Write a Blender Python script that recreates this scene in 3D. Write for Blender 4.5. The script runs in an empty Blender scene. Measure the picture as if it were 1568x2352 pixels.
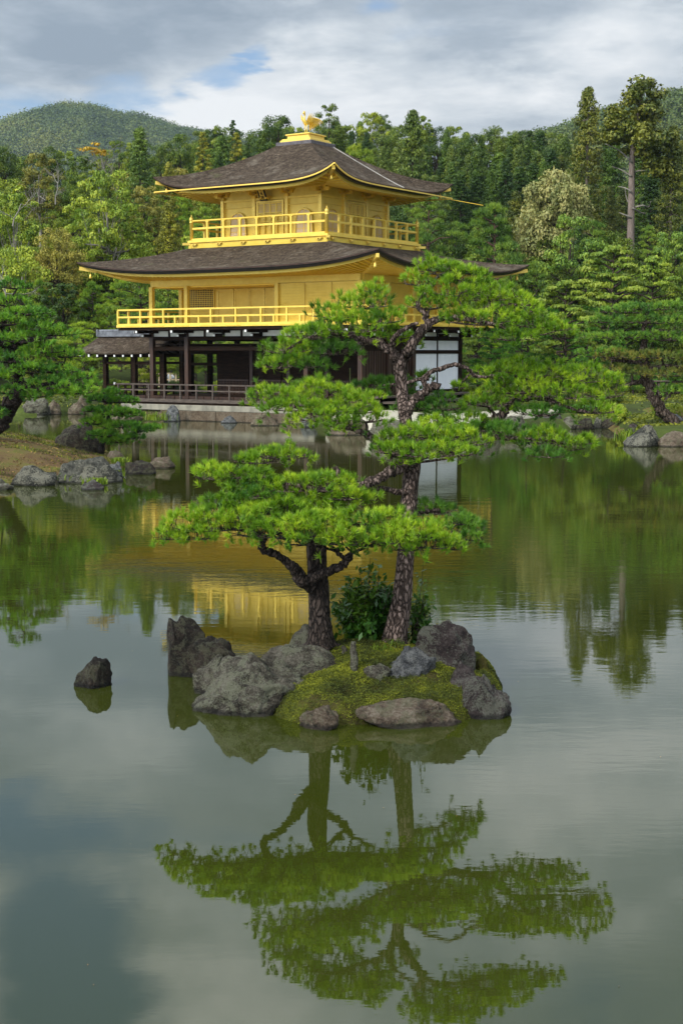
import bpy, math, random
import numpy as np
from mathutils import Vector, noise as mn
PI = math.pi
C = bpy.context.scene.collection
sc = bpy.context.scene

# ------------------------------------------------------------------ camera
PITCH = math.radians(6.42); CAMH = 3.053; F = 3333.33 / 1.0204   # focal length in px of a 1568 x 2352 picture
cam = bpy.data.cameras.new('camera'); cam.lens = 50; cam.sensor_fit = 'VERTICAL'; cam.sensor_height = 36
cam.clip_end = 6000; cam.clip_start = 0.1
co = bpy.data.objects.new('camera', cam); C.objects.link(co)
co.location = (0, 0, CAMH); co.rotation_euler = (PI / 2 - PITCH, 0, 0)
sc.camera = co

def ray(x, y):
    a = (x - 784) / F; b = (1176 - y) / F
    return np.array([a, math.cos(PITCH) + b * math.sin(PITCH), -math.sin(PITCH) + b * math.cos(PITCH)])
def at(x, y, Y):
    d = ray(x, y); return d * Y / d[1] + np.array([0, 0, CAMH])
def onz(x, y, z=0.0):
    d = ray(x, y); return d * (z - CAMH) / d[2] + np.array([0, 0, CAMH])

# ------------------------------------------------------------------ world and sun
SUN_EL, SUN_AZ = math.radians(37), math.radians(-136)     # azimuth measured from +Y towards +X
sdir = Vector((math.sin(SUN_AZ) * math.cos(SUN_EL), math.cos(SUN_AZ) * math.cos(SUN_EL), math.sin(SUN_EL)))
sl = bpy.data.lights.new('sun', 'SUN'); sl.energy = 2.9; sl.angle = math.radians(12); sl.color = (1, .95, .86)
so = bpy.data.objects.new('sun', sl); C.objects.link(so)
so.rotation_euler = (-sdir).to_track_quat('-Z', 'Y').to_euler()
w = bpy.data.worlds.new('World'); sc.world = w; w.use_nodes = True

class NT:
    """small helper to write node trees"""
    def __init__(s, t): s.t = t; s.n = t.nodes; s.l = t.links
    def new(s, ty, **kw):
        n = s.n.new(ty)
        for k, v in kw.items(): setattr(n, k, v)
        return n
    def put(s, sock, v):
        if v is None: return
        if isinstance(v, bpy.types.NodeSocket): s.l.new(v, sock)
        else:
            try: sock.default_value = v
            except Exception: sock.default_value = (*v, 1)
    def m(s, op, a, b=None, c=None, clamp=False):
        n = s.new('ShaderNodeMath', operation=op); n.use_clamp = clamp
        for i, v in enumerate((a, b, c)): s.put(n.inputs[i], v)
        return n.outputs[0]
    def vm(s, op, a, b=None):
        n = s.new('ShaderNodeVectorMath', operation=op)
        s.put(n.inputs[0], a)
        if b is not None: s.put(n.inputs[1], b)
        return n.outputs['Value'] if op in ('DOT_PRODUCT', 'LENGTH', 'DISTANCE') else n.outputs[0]
    def noise(s, vec, scale, detail=4, rough=.55, dist=0.0):
        n = s.new('ShaderNodeTexNoise'); s.put(n.inputs['Vector'], vec)
        n.inputs['Scale'].default_value = scale; n.inputs['Detail'].default_value = detail
        n.inputs['Roughness'].default_value = rough; n.inputs['Distortion'].default_value = dist
        return n.outputs['Fac']
    def ramp(s, fac, stops):
        n = s.new('ShaderNodeValToRGB'); r = n.color_ramp
        while len(r.elements) < len(stops): r.elements.new(.5)
        for e, (p, c) in zip(r.elements, stops):
            e.position = p; e.color = (*c, 1) if len(c) == 3 else c
        s.put(n.inputs[0], fac); return n.outputs[0]
    def mr(s, v, a, b, c=0.0, d=1.0, smooth=True):
        n = s.new('ShaderNodeMapRange'); n.interpolation_type = 'SMOOTHSTEP' if smooth else 'LINEAR'
        s.put(n.inputs[0], v)
        for i, k in enumerate((a, b, c, d)): n.inputs[i + 1].default_value = k
        return n.outputs[0]
    def mix(s, fac, a, b, mode='MIX'):
        n = s.new('ShaderNodeMix', data_type='RGBA', blend_type=mode)
        s.put(n.inputs[0], fac)
        s.put(n.inputs[6], a); s.put(n.inputs[7], b); return n.outputs[2]

def build_world():
    t = NT(w.node_tree); t.n.clear()
    out = t.new('ShaderNodeOutputWorld'); bg = t.new('ShaderNodeBackground')
    sky = t.new('ShaderNodeTexSky', sky_type='NISHITA'); sky.sun_disc = False
    sky.sun_elevation = SUN_EL; sky.sun_rotation = SUN_AZ; sky.air_density = 1.0; sky.dust_density = 1.0
    D = t.new('ShaderNodeTexCoord').outputs['Generated']
    sep = t.new('ShaderNodeSeparateXYZ'); t.l.new(D, sep.inputs[0])
    zz = t.m('MAXIMUM', sep.outputs[2], 0.0)
    k = t.m('ADD', zz, .16)
    cb = t.new('ShaderNodeCombineXYZ')
    t.l.new(t.m('DIVIDE', sep.outputs[0], k), cb.inputs[0]); t.l.new(t.m('DIVIDE', sep.outputs[1], k), cb.inputs[1])
    t.l.new(t.m('MULTIPLY', zz, 1.2), cb.inputs[2])
    P = cb.outputs[0]
    n1 = t.noise(P, 1.5, 6, .52, .35)
    P2 = t.vm('ADD', P, (3.1, 1.7, 5.0))
    n2 = t.noise(P2, .85, 7, .56, .25)
    n3 = t.noise(P2, 5.5, 4, .6, .2)
    def spot(x, y, rad, sx=1.0, refl=False):
        d = ray(x, y)
        if refl: d = d * np.array([1, 1, -1])
        d = d / np.linalg.norm(d)
        df = t.vm('SUBTRACT', D, tuple(d)); df = t.vm('MULTIPLY', df, (1 / sx, 1, 1))
        wob = t.m('MULTIPLY_ADD', n3, .05, -.025)
        L = t.m('ADD', t.vm('LENGTH', df), wob)
        return t.mr(L, math.radians(rad), 0.0)
    # where the blue shows through the cloud
    gap = None
    for (x, y, r, sx, a, rf) in ((525, 178, 1.3, 2.4, .20, 0), (596, 128, .9, 1.2, .16, 0), (880, 6, 1.0, 2.0, .14, 0), (300, 212, 1.3, 2.5, .14, 0),
                                 (60, 2080, 8.0, .9, .40, 1), (200, 2380, 6.5, 1.0, .26, 1), (10, 1860, 3.0, 1.3, .14, 1),
                                 (20, 300, 1.6, 2.0, .10, 0), (1560, 2500, 7, 2, .2, 1)):
        g = t.m('MULTIPLY', spot(x, y, r, sx, rf), a); gap = g if gap is None else t.m('ADD', gap, g)
    cov = t.m('SUBTRACT', t.m('ADD', n1, .22), gap)
    mask = t.mr(cov, .40, .60)
    # light and dark parts of the cloud deck
    br = None
    for (x, y, r, sx, a, rf) in ((760, 165, 4.0, 1.6, .26, 0), (1300, 150, 5.0, 2.2, .24, 0), (430, 235, 3.0, 1.6, .26, 0), (1400, 105, 1.6, 2, .16, 0), (650, -40, 5.0, 4, -.26, 0), (1180, 40, 3.6, 3.6, -.30, 0),
                                 (180, 60, 3.6, 3, -.20, 0), (330, 1700, 4.5, 1.1, .25, 1), (1300, 1640, 5, 2, .10, 1), (1250, 2050, 8, 1.6, .04, 1), (60, 1640, 4, 1.2, .1, 1)):
        g = t.m('MULTIPLY', spot(x, y, r, sx, rf), a); br = g if br is None else t.m('ADD', br, g)
    bv = t.m('ADD', t.m('ADD', t.m('MULTIPLY_ADD', n2, 2.1, -.60), t.m('MULTIPLY_ADD', n3, .55, -.17)), br)
    cc = t.ramp(t.m('SUBTRACT', bv, .12), [(.20, (.26, .31, .37)), (.42, (.38, .43, .485)), (.58, (.56, .60, .635)), (.78, (.82, .83, .835))])
    zen = t.mr(sep.outputs[2], .22, .75, 1.0, 1.35)     # the deck is brighter overhead
    halo = t.mr(t.vm('DOT_PRODUCT', D, tuple(sdir)), -.15, .95, 1.0, 3.6)      # glow added around the sun, behind the viewer, to light walls under the eaves
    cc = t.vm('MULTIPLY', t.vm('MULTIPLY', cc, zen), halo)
    skc = t.vm('MULTIPLY', sky.outputs[0], (.10, .105, .115))
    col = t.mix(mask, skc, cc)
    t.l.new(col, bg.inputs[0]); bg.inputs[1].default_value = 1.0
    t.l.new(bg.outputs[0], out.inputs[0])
build_world()
sc.view_settings.view_transform = 'Standard'; sc.view_settings.look = 'None'
sc.view_settings.exposure = 0.16; sc.view_settings.gamma = 1
sc.cycles.max_bounces = 6; sc.cycles.diffuse_bounces = 2; sc.cycles.glossy_bounces = 3; sc.cycles.transmission_bounces = 3
sc.cycles.transparent_max_bounces = 4; sc.cycles.volume_bounces = 0

# ------------------------------------------------------------------ materials
def base_mat(name):
    m = bpy.data.materials.new(name); m.use_nodes = True
    t = NT(m.node_tree); return m, t, t.n['Principled BSDF']
def tex_obj(t, scale=(1, 1, 1)):
    tc = t.new('ShaderNodeTexCoord'); mp = t.new('ShaderNodeMapping'); mp.inputs['Scale'].default_value = scale
    t.l.new(tc.outputs['Object'], mp.inputs[0]); return mp.outputs[0]
def bump(t, p, h, dist, strength=1.0):
    b = t.new('ShaderNodeBump'); b.inputs['Distance'].default_value = dist; b.inputs['Strength'].default_value = strength
    t.l.new(h, b.inputs['Height']); t.l.new(b.outputs[0], p.inputs['Normal'])
def simple(name, c1, c2, scale=3, st=(1, 1, 1), rough=.6, metal=0.0, bd=0.0, bs=20, spec=.4, detail=6, lo=.35, hi=.65):
    m, t, p = base_mat(name)
    v = tex_obj(t, st); n = t.noise(v, scale, detail)
    t.l.new(t.ramp(n, [(lo, c1), (hi, c2)]), p.inputs['Base Color'])
    p.inputs['Roughness'].default_value = rough; p.inputs['Metallic'].default_value = metal
    p.inputs['Specular IOR Level'].default_value = spec
    if bd: bump(t, p, t.noise(v, bs, 6, .65), bd)
    return m
def leafmat(name, dark, mid, light, patch=.35, transl=.28, pscale=.5, rough=.5, tint=False):
    if not tint: dark, mid, light = [(min(c_[0] * 1.22, 1), c_[1] * 1.04, c_[2] * .62) for c_ in (dark, mid, light)]
    m, t, p = base_mat(name); t.n.remove(p); out = t.n['Material Output']
    isl = t.new('ShaderNodeNewGeometry').outputs['Random Per Island']
    if tint:
        an = t.new('ShaderNodeAttribute'); an.attribute_name = 'tint'; isl = t.m('ADD', t.m('MULTIPLY', an.outputs['Fac'], .8), t.m('MULTIPLY', isl, .2))
    oi = t.new('ShaderNodeObjectInfo')
    v = t.vm('ADD', tex_obj(t), t.new('ShaderNodeObjectInfo').outputs['Location'])
    n = t.noise(v, pscale, 3)
    f = t.m('ADD', t.m('MULTIPLY', isl, .45), t.m('MULTIPLY', t.mr(n, .3, .7), .55))
    f = t.m('ADD', f, t.m('MULTIPLY_ADD', oi.outputs['Random'], patch, -patch / 2), clamp=True)
    col = t.ramp(f, [(.12, dark), (.5, mid), (.88, light)])
    d = t.new('ShaderNodeBsdfPrincipled'); t.l.new(col, d.inputs['Base Color']); d.inputs['Roughness'].default_value = rough
    d.inputs['Specular IOR Level'].default_value = .3
    tr = t.new('ShaderNodeBsdfTranslucent'); t.l.new(t.mix(1.0, col, (1.0, .95, .45), 'MULTIPLY'), tr.inputs[0])
    mx = t.new('ShaderNodeMixShader'); mx.inputs[0].default_value = transl
    t.l.new(d.outputs[0], mx.inputs[1]); t.l.new(tr.outputs[0], mx.inputs[2]); t.l.new(mx.outputs[0], out.inputs[0])
    return m
def gold(name, c1, c2, rough=.42, metal=.55, boards=0.0):
    m, t, p = base_mat(name)
    v = tex_obj(t); n = t.noise(v, 2.2, 7, .6); n2 = t.noise(v, 26, 3)
    f = t.m('ADD', t.m('MULTIPLY', n, .7), t.m('MULTIPLY', n2, .3))
    sp = t.new('ShaderNodeSeparateXYZ'); t.l.new(v, sp.inputs[0]); cb = t.new('ShaderNodeCombineXYZ')
    t.l.new(t.m('FLOOR', t.m('MULTIPLY', sp.outputs[0], 6.3)), cb.inputs[0]); t.l.new(t.m('FLOOR', t.m('MULTIPLY', sp.outputs[1], 6.3)), cb.inputs[1]); t.l.new(t.m('FLOOR', t.m('MULTIPLY', sp.outputs[2], 7.1)), cb.inputs[2])
    wn = t.new('ShaderNodeTexWhiteNoise'); t.l.new(cb.outputs[0], wn.inputs[0]); f = t.m('ADD', f, t.m('MULTIPLY_ADD', wn.outputs[0], .10, -.05))
    t.l.new(t.ramp(f, [(.32, c1), (.66, c2)]), p.inputs['Base Color'])
    p.inputs['Metallic'].default_value = metal
    t.l.new(t.mr(n2, .3, .7, rough - .08, rough + .1), p.inputs['Roughness'])
    h = t.noise(v, 60, 3)
    if boards:
        wv = t.new('ShaderNodeTexWave', wave_type='BANDS', bands_direction='Z', wave_profile='SAW'); wv.inputs['Scale'].default_value = boards
        t.l.new(v, wv.inputs['Vector']); h = t.m('ADD', t.m('MULTIPLY', h, .12), wv.outputs['Fac'])
        bump(t, p, h, .012)
    else: bump(t, p, h, .002)
    return m
M = {}
M['gold'] = gold('gold_leaf', (.72, .49, .058), (.83, .61, .105), metal=.14)
M['gold_board'] = gold('gold_boards', (.69, .47, .05), (.80, .58, .09), boards=2.6, metal=.14)
M['gold_soffit'] = gold('gold_soffit', (.72, .45, .03), (.82, .54, .055), rough=.38, metal=.25)
M['gold_bright'] = gold('polished_gold', (.72, .49, .075), (.83, .60, .12), rough=.32, metal=.35)
M['paper'] = simple('window_paper', (.60, .47, .36), (.70, .56, .44), 5, rough=.8)
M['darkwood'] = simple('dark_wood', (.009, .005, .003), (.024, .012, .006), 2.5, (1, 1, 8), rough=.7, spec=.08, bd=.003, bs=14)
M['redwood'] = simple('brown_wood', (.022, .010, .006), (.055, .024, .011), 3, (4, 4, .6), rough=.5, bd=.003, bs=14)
M['greywood'] = simple('weathered_wood', (.040, .029, .022), (.10, .075, .058), 3, (1, 1, 5), rough=.75, bd=.003, bs=18)
M['white'] = simple('white_plaster', (.70, .73, .76), (.78, .80, .82), 2, rough=.85)
M['whitetip'] = simple('white_paint', (.7, .7, .66), (.8, .8, .77), 8, rough=.6)
M['plaster'] = simple('grey_plaster', (.68, .70, .66), (.78, .79, .75), 3, rough=.85)
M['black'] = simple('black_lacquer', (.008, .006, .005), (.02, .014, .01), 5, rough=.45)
M['slate'] = simple('grey_tile', (.07, .075, .085), (.17, .18, .2), 5, rough=.6, bd=.004)
M['lead'] = simple('dark_base', (.06, .05, .055), (.12, .105, .11), 5, rough=.5)
M['cable'] = simple('pale_cable', (.26, .24, .21), (.38, .36, .32), 6, rough=.5)
def shingle():
    m, t, p = base_mat('bark_shingle')
    v = tex_obj(t); vs = tex_obj(t, (1, 1, 9))
    n1 = t.noise(v, .9, 6, .6); n2 = t.noise(v, 9, 8, .72); n3 = t.noise(vs, 5.5, 5, .7)
    n4 = t.noise(tex_obj(t, (1, 1, 3)), 2.6, 8, .72)
    c = t.ramp(t.m('ADD', t.m('ADD', t.m('MULTIPLY', n2, .42), t.m('MULTIPLY', n3, .28)), t.m('MULTIPLY', n4, .30)), [(.38, (.014, .009, .005)), (.48, (.056, .039, .026)), (.55, (.115, .085, .058)), (.64, (.29, .24, .175))])
    c = t.mix(t.mr(n1, .52, .70, 0, .4), c, (.26, .225, .175))
    moss = t.mr(t.noise(t.vm('ADD', v, (7, 3, 1)), 1.1, 6, .6), .60, .72, 0, .45)
    c = t.mix(moss, c, (.11, .115, .05))
    t.l.new(c, p.inputs['Base Color']); p.inputs['Roughness'].default_value = .95; p.inputs['Specular IOR Level'].default_value = .15
    bump(t, p, t.m('ADD', n2, t.m('MULTIPLY', n3, .9)), .12)
    return m
M['shingle'] = shingle()
M['eave_edge'] = simple('bark_edge', (.022, .013, .011), (.075, .04, .028), 4, (1, 1, 12), rough=.8, bd=.01, bs=12)
def bark(name, c1, c2, c3, sc_=1.0, d=.02):
    m, t, p = base_mat(name)
    v = tex_obj(t, (1, 1, .36)); dn = t.new('ShaderNodeTexNoise'); dn.inputs['Scale'].default_value = 14 * sc_; dn.inputs['Detail'].default_value = 5; t.l.new(v, dn.inputs[0])
    wv = t.vm('ADD', v, t.vm('MULTIPLY', dn.outputs['Color'], (.09 / sc_, .09 / sc_, .05 / sc_)))
    vo = t.new('ShaderNodeTexVoronoi', feature='DISTANCE_TO_EDGE'); vo.inputs['Scale'].default_value = 30 * sc_; t.l.new(wv, vo.inputs['Vector'])
    vc = t.new('ShaderNodeTexVoronoi'); vc.inputs['Scale'].default_value = 30 * sc_; t.l.new(wv, vc.inputs['Vector'])
    e = t.mr(vo.outputs['Distance'], 0.0, .22); n = t.noise(v, 42 * sc_, 6, .75); n2 = t.noise(v, 6 * sc_, 3)
    sp = t.new('ShaderNodeSeparateColor'); t.l.new(vc.outputs['Color'], sp.inputs[0])
    f = t.m('ADD', t.m('ADD', t.m('MULTIPLY', e, .30), t.m('MULTIPLY', n, .45)), t.m('ADD', t.m('MULTIPLY', sp.outputs[0], .12), t.m('MULTIPLY', n2, .22)))
    t.l.new(t.ramp(f, [(.34, c1), (.58, c2), (.80, c3)]), p.inputs['Base Color']); p.inputs['Roughness'].default_value = .9; p.inputs['Specular IOR Level'].default_value = .2
    bump(t, p, t.m('ADD', e, t.m('MULTIPLY', n, .7)), d)
    return m
M['bark_right'] = bark('pine_bark_grey', (.018, .012, .009), (.10, .070, .057), (.27, .20, .17))
M['bark_left'] = bark('pine_bark_dark', (.010, .008, .007), (.035, .025, .02), (.085, .065, .055))
M['bark'] = bark('tree_bark', (.02, .014, .01), (.07, .05, .038), (.13, .1, .08), .3, .03)
M['bark_red'] = bark('red_pine_bark', (.04, .02, .014), (.13, .07, .05), (.2, .13, .1), .3, .03)
M['bark_pale'] = simple('pale_bark', (.11, .10, .08), (.26, .24, .20), 3, rough=.85, bd=.01)
M['bark_cedar'] = simple('cedar_bark', (.10, .075, .06), (.24, .19, .16), 3, (6, 6, .5), rough=.9, bd=.03, bs=3)
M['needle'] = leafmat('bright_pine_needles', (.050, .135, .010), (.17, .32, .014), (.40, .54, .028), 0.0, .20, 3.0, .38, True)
M['needle_dark'] = leafmat('shaded_pine_needles', (.04, .13, .018), (.09, .22, .022), (.17, .33, .03), 0.0, .18, 3.0, .42, True)  # inner, rear and lower pads: their shade is put into a darker green
M['needle_bank'] = leafmat('bank_pine_needles', (.04, .13, .016), (.11, .27, .02), (.25, .43, .03), .1, .2, 1.5, .5, True)
M['needle_old'] = leafmat('old_pine_needles', (.07, .12, .022), (.16, .20, .035), (.30, .26, .05), .1, .2, 1.2, .5, True)
M['pine_blue'] = leafmat('blue_green_needles', (.03, .088, .018), (.095, .20, .034), (.21, .33, .05), .3, 0.12, .6)
M['pine_green'] = leafmat('green_needles', (.04, .12, .016), (.12, .25, .028), (.26, .40, .04), .3, 0.13, .6)
M['needle_tier'] = leafmat('tier_pine_needles', (.04, .12, .016), (.12, .25, .028), (.26, .40, .04), .1, .2, 1.0, .5, True)
M['hinoki'] = leafmat('dark_conifer_leaves', (.012, .038, .006), (.038, .092, .010), (.10, .18, .02), .5, 0.07, .35)
M['cedar_grey'] = leafmat('grey_green_leaves', (.03, .068, .014), (.08, .14, .024), (.16, .22, .04), .3, 0.09, .4)
M['sugi'] = leafmat('cedar_leaves', (.018, .038, .007), (.055, .088, .012), (.14, .165, .024), .3, 0.07, .45)
M['broad'] = leafmat('green_leaves', (.035, .085, .007), (.11, .19, .014), (.24, .32, .025), .5, 0.15, .5)
M['broad_dark'] = leafmat('dark_green_leaves', (.016, .048, .006), (.052, .108, .010), (.12, .185, .018), .5, 0.12, .4)
M['lime'] = leafmat('yellow_green_leaves', (.075, .16, .018), (.19, .30, .035), (.36, .46, .07), .3, 0.18, .5)
M['olive'] = leafmat('olive_leaves', (.065, .09, .02), (.18, .20, .045), (.33, .33, .09), .3, 0.15, .6)
M['tan'] = leafmat('golden_tan_leaves', (.085, .12, .05), (.20, .24, .12), (.36, .37, .22), .1, 0.15, .5)
M['maple'] = leafmat('maple_leaves', (.05, .12, .014), (.115, .21, .024), (.20, .29, .045), .4, 0.21, .5)
M['yconif'] = leafmat('yellowish_conifer_leaves', (.06, .085, .012), (.16, .19, .02), (.30, .31, .03), .3, 0.12, .6)
M['orange'] = leafmat('orange_leaves', (.22, .15, .01), (.40, .29, .02), (.55, .42, .05), .1, .3, .5)
M['bushleaf'] = leafmat('glossy_bush_leaves', (.012, .05, .012), (.025, .085, .018), (.07, .15, .025), .1, .2, 2, .32)
M['grass'] = leafmat('grass_blades', (.05, .11, .012), (.12, .22, .02), (.25, .36, .04), .2, .3, 2)
M['moss'] = leafmat('moss_tufts', (.014, .020, .006), (.046, .070, .010), (.19, .235, .020), 0, .15, 2.6, .8)
M['mtn'] = leafmat('mountain_forest_leaves', (.028, .060, .012), (.065, .115, .018), (.14, .17, .03), 0, .1, .014)
def mossground(name, cols, sc_=3.0, d=.03):
    m, t, p = base_mat(name); v = tex_obj(t)
    n = t.noise(v, sc_, 7, .62); n2 = t.noise(v, sc_ * 14, 4, .7)
    f = t.m('ADD', t.m('MULTIPLY', n, .7), t.m('MULTIPLY', n2, .3))
    t.l.new(t.ramp(f, cols), p.inputs['Base Color']); p.inputs['Roughness'].default_value = .95; p.inputs['Specular IOR Level'].default_value = .1
    bump(t, p, t.m('ADD', n, t.m('MULTIPLY', n2, .6)), d); return m
M['mossground'] = mossground('mossy_soil', [(.34, (.025, .018, .010)), (.48, (.05, .045, .012)), (.58, (.085, .095, .010)), (.70, (.15, .16, .012))], 3.2)
M['bankground'] = mossground('dry_mossy_ground', [(.32, (.045, .028, .014)), (.44, (.10, .062, .030)), (.52, (.12, .090, .032)), (.58, (.085, .095, .018)), (.72, (.13, .15, .022))], 1.3, .05)
M['terrain'] = mossground('forest_floor', [(.32, (.020, .018, .009)), (.45, (.035, .045, .012)), (.58, (.055, .075, .015)), (.7, (.11, .12, .03))], .25, .1)
M['sand'] = mossground('pale_gravel', [(.3, (.30, .27, .20)), (.7, (.46, .43, .35))], 3, .01)
def rockmat(name, base, mid, light, lich, lamt=.55, sc_=1.0, moss=.0):
    m, t, p = base_mat(name); v = tex_obj(t)
    oi = t.new('ShaderNodeObjectInfo'); v = t.vm('ADD', v, t.vm('MULTIPLY', oi.outputs['Location'], (1.3, 1.3, 1.3)))
    n = t.noise(v, 3.2 * sc_, 9, .68, .4); n2 = t.noise(v, 26 * sc_, 7, .8); n3 = t.noise(v, 5.0 * sc_, 6, .7, .6); n4 = t.noise(v, 55 * sc_, 4, .7)
    c = t.ramp(t.m('ADD', t.m('MULTIPLY', n, .5), t.m('MULTIPLY', n2, .5)), [(.42, base), (.50, mid), (.58, light)])
    lf = t.mr(t.m('ADD', t.m('MULTIPLY', n3, .58), t.m('MULTIPLY', n4, .42)), .50, .545, 0, lamt)
    c = t.mix(lf, c, lich)
    if moss:
        g = t.new('ShaderNodeNewGeometry'); sp = t.new('ShaderNodeSeparateXYZ'); t.l.new(g.outputs['Normal'], sp.inputs[0])
        mf = t.m('MULTIPLY', t.mr(n3, .45, .62), moss)
        c = t.mix(mf, c, (.10, .105, .012))
    gp = t.new('ShaderNodeNewGeometry'); sz = t.new('ShaderNodeSeparateXYZ'); t.l.new(gp.outputs['Position'], sz.inputs[0])
    wet = t.mr(t.m('ADD', sz.outputs[2], t.m('MULTIPLY_ADD', n2, .06, -.03)), .025, .055, .30, 1.0)
    c = t.vm('MULTIPLY', c, wet)       # wet, silty band left by the changing water level
    c = t.vm('MULTIPLY', c, (.74, .74, .74)); t.l.new(c, p.inputs['Base Color']); p.inputs['Roughness'].default_value = .82; p.inputs['Specular IOR Level'].default_value = .3
    bump(t, p, t.m('ADD', t.m('MULTIPLY', n, 1.2), t.m('MULTIPLY', n2, 1.0)), .13 / sc_); return m
M['rock_grey'] = rockmat('grey_lichen_rock', (.026, .021, .014), (.105, .090, .064), (.25, .225, .175), (.36, .37, .28), .7, 1.8, .3)
M['rock_brown'] = rockmat('dark_brown_rock', (.007, .005, .003), (.026, .017, .011), (.075, .054, .038), (.20, .20, .15), .4, 1.8, .2)
M['rock_blue'] = rockmat('blue_grey_rock', (.022, .024, .026), (.085, .088, .092), (.23, .235, .235), (.36, .36, .33), .5, 2.0)
M['rock_tan'] = rockmat('tan_rock', (.06, .038, .024), (.19, .135, .09), (.38, .31, .23), (.28, .29, .22), .35, 1.4, .35)
M['rock_purple'] = rockmat('purplish_rock', (.02, .012, .012), (.065, .045, .042), (.15, .125, .115), (.34, .36, .3), .45, 1.3, .15)
M['rock_bank'] = rockmat('mottled_bank_rock', (.024, .023, .018), (.10, .10, .078), (.26, .25, .20), (.46, .44, .33), .75, .55)
M['stone_block'] = rockmat('tan_stone_block', (.16, .11, .07), (.30, .22, .14), (.40, .32, .22), (.25, .25, .2), .2, .5)
M['concrete'] = simple('pale_concrete', (.15, .14, .11), (.28, .26, .20), 2.5, (1, 1, .6), rough=.9, bd=.01)
def watermat():
    m, t, p = base_mat('pond_water')
    p.inputs['Base Color'].default_value = (.027, .034, .004, 1); p.inputs['Roughness'].default_value = .015
    p.inputs['IOR'].default_value = 2.05
    g = t.new('ShaderNodeTexCoord').outputs['Object']
    mp = t.new('ShaderNodeMapping'); mp.inputs['Scale'].default_value = (.55, 1.5, 1); t.l.new(g, mp.inputs[0])
    a = t.noise(mp.outputs[0], 2.1, 3, .5); b = t.noise(mp.outputs[0], 8.5, 3, .55)
    big = t.mr(t.noise(g, .07, 2), .38, .62, .25, 1.0)
    sp = t.new('ShaderNodeSeparateXYZ'); t.l.new(g, sp.inputs[0])
    far = t.mr(sp.outputs[1], 12, 26, .42, 1.0)
    h = t.m('MULTIPLY', t.m('ADD', t.m('MULTIPLY', a, 1.0), t.m('MULTIPLY', b, .30)), t.m('MULTIPLY', big, far))
    bump(t, p, h, .0034); return m
M['water'] = watermat()

# ------------------------------------------------------------------ mesh helpers
def link(o, parent=None):
    C.objects.link(o)
    if parent is not None: o.parent = parent
    return o
def mesh_np(name, V, Fs, mats, smooth=False, mi=None):
    """V (n,3); Fs list of (m,k) int arrays"""
    me = bpy.data.meshes.new(name); V = np.ascontiguousarray(V, dtype=np.float32)
    me.vertices.add(len(V)); me.vertices.foreach_set('co', V.ravel())
    if not isinstance(Fs, list): Fs = [Fs]
    nl = sum(f.size for f in Fs); npoly = sum(len(f) for f in Fs)
    me.loops.add(nl); me.polygons.add(npoly)
    me.loops.foreach_set('vertex_index', np.concatenate([f.ravel() for f in Fs]).astype(np.int32))
    st = []; c = 0
    for f in Fs:
        k = f.shape[1]; st.append(c + np.arange(len(f)) * k); c += f.size
    me.polygons.foreach_set('loop_start', np.concatenate(st).astype(np.int32))
    for m in (mats if isinstance(mats, (list, tuple)) else [mats]): me.materials.append(m)
    if mi is not None: me.polygons.foreach_set('material_index', np.asarray(mi, np.int32))
    me.update(calc_edges=True); me.validate(verbose=False)
    me.polygons.foreach_set('use_smooth', np.full(npoly, smooth, dtype=bool))
    return me
def tag(o, label=None, cat=None, group=None, kind=None):
    if label: o['label'] = label
    if cat: o['category'] = cat
    if group: o['group'] = group
    if kind: o['kind'] = kind
    return o
def empty(name, loc, rz=0):
    o = bpy.data.objects.new(name, None); C.objects.link(o); o.location = loc; o.rotation_euler = (0, 0, rz); o.empty_display_size = .2
    return o
def addobj(name, me, parent=None, loc=None):
    o = bpy.data.objects.new(name, me); link(o, parent)
    if loc is not None: o.location = loc
    return o

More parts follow.
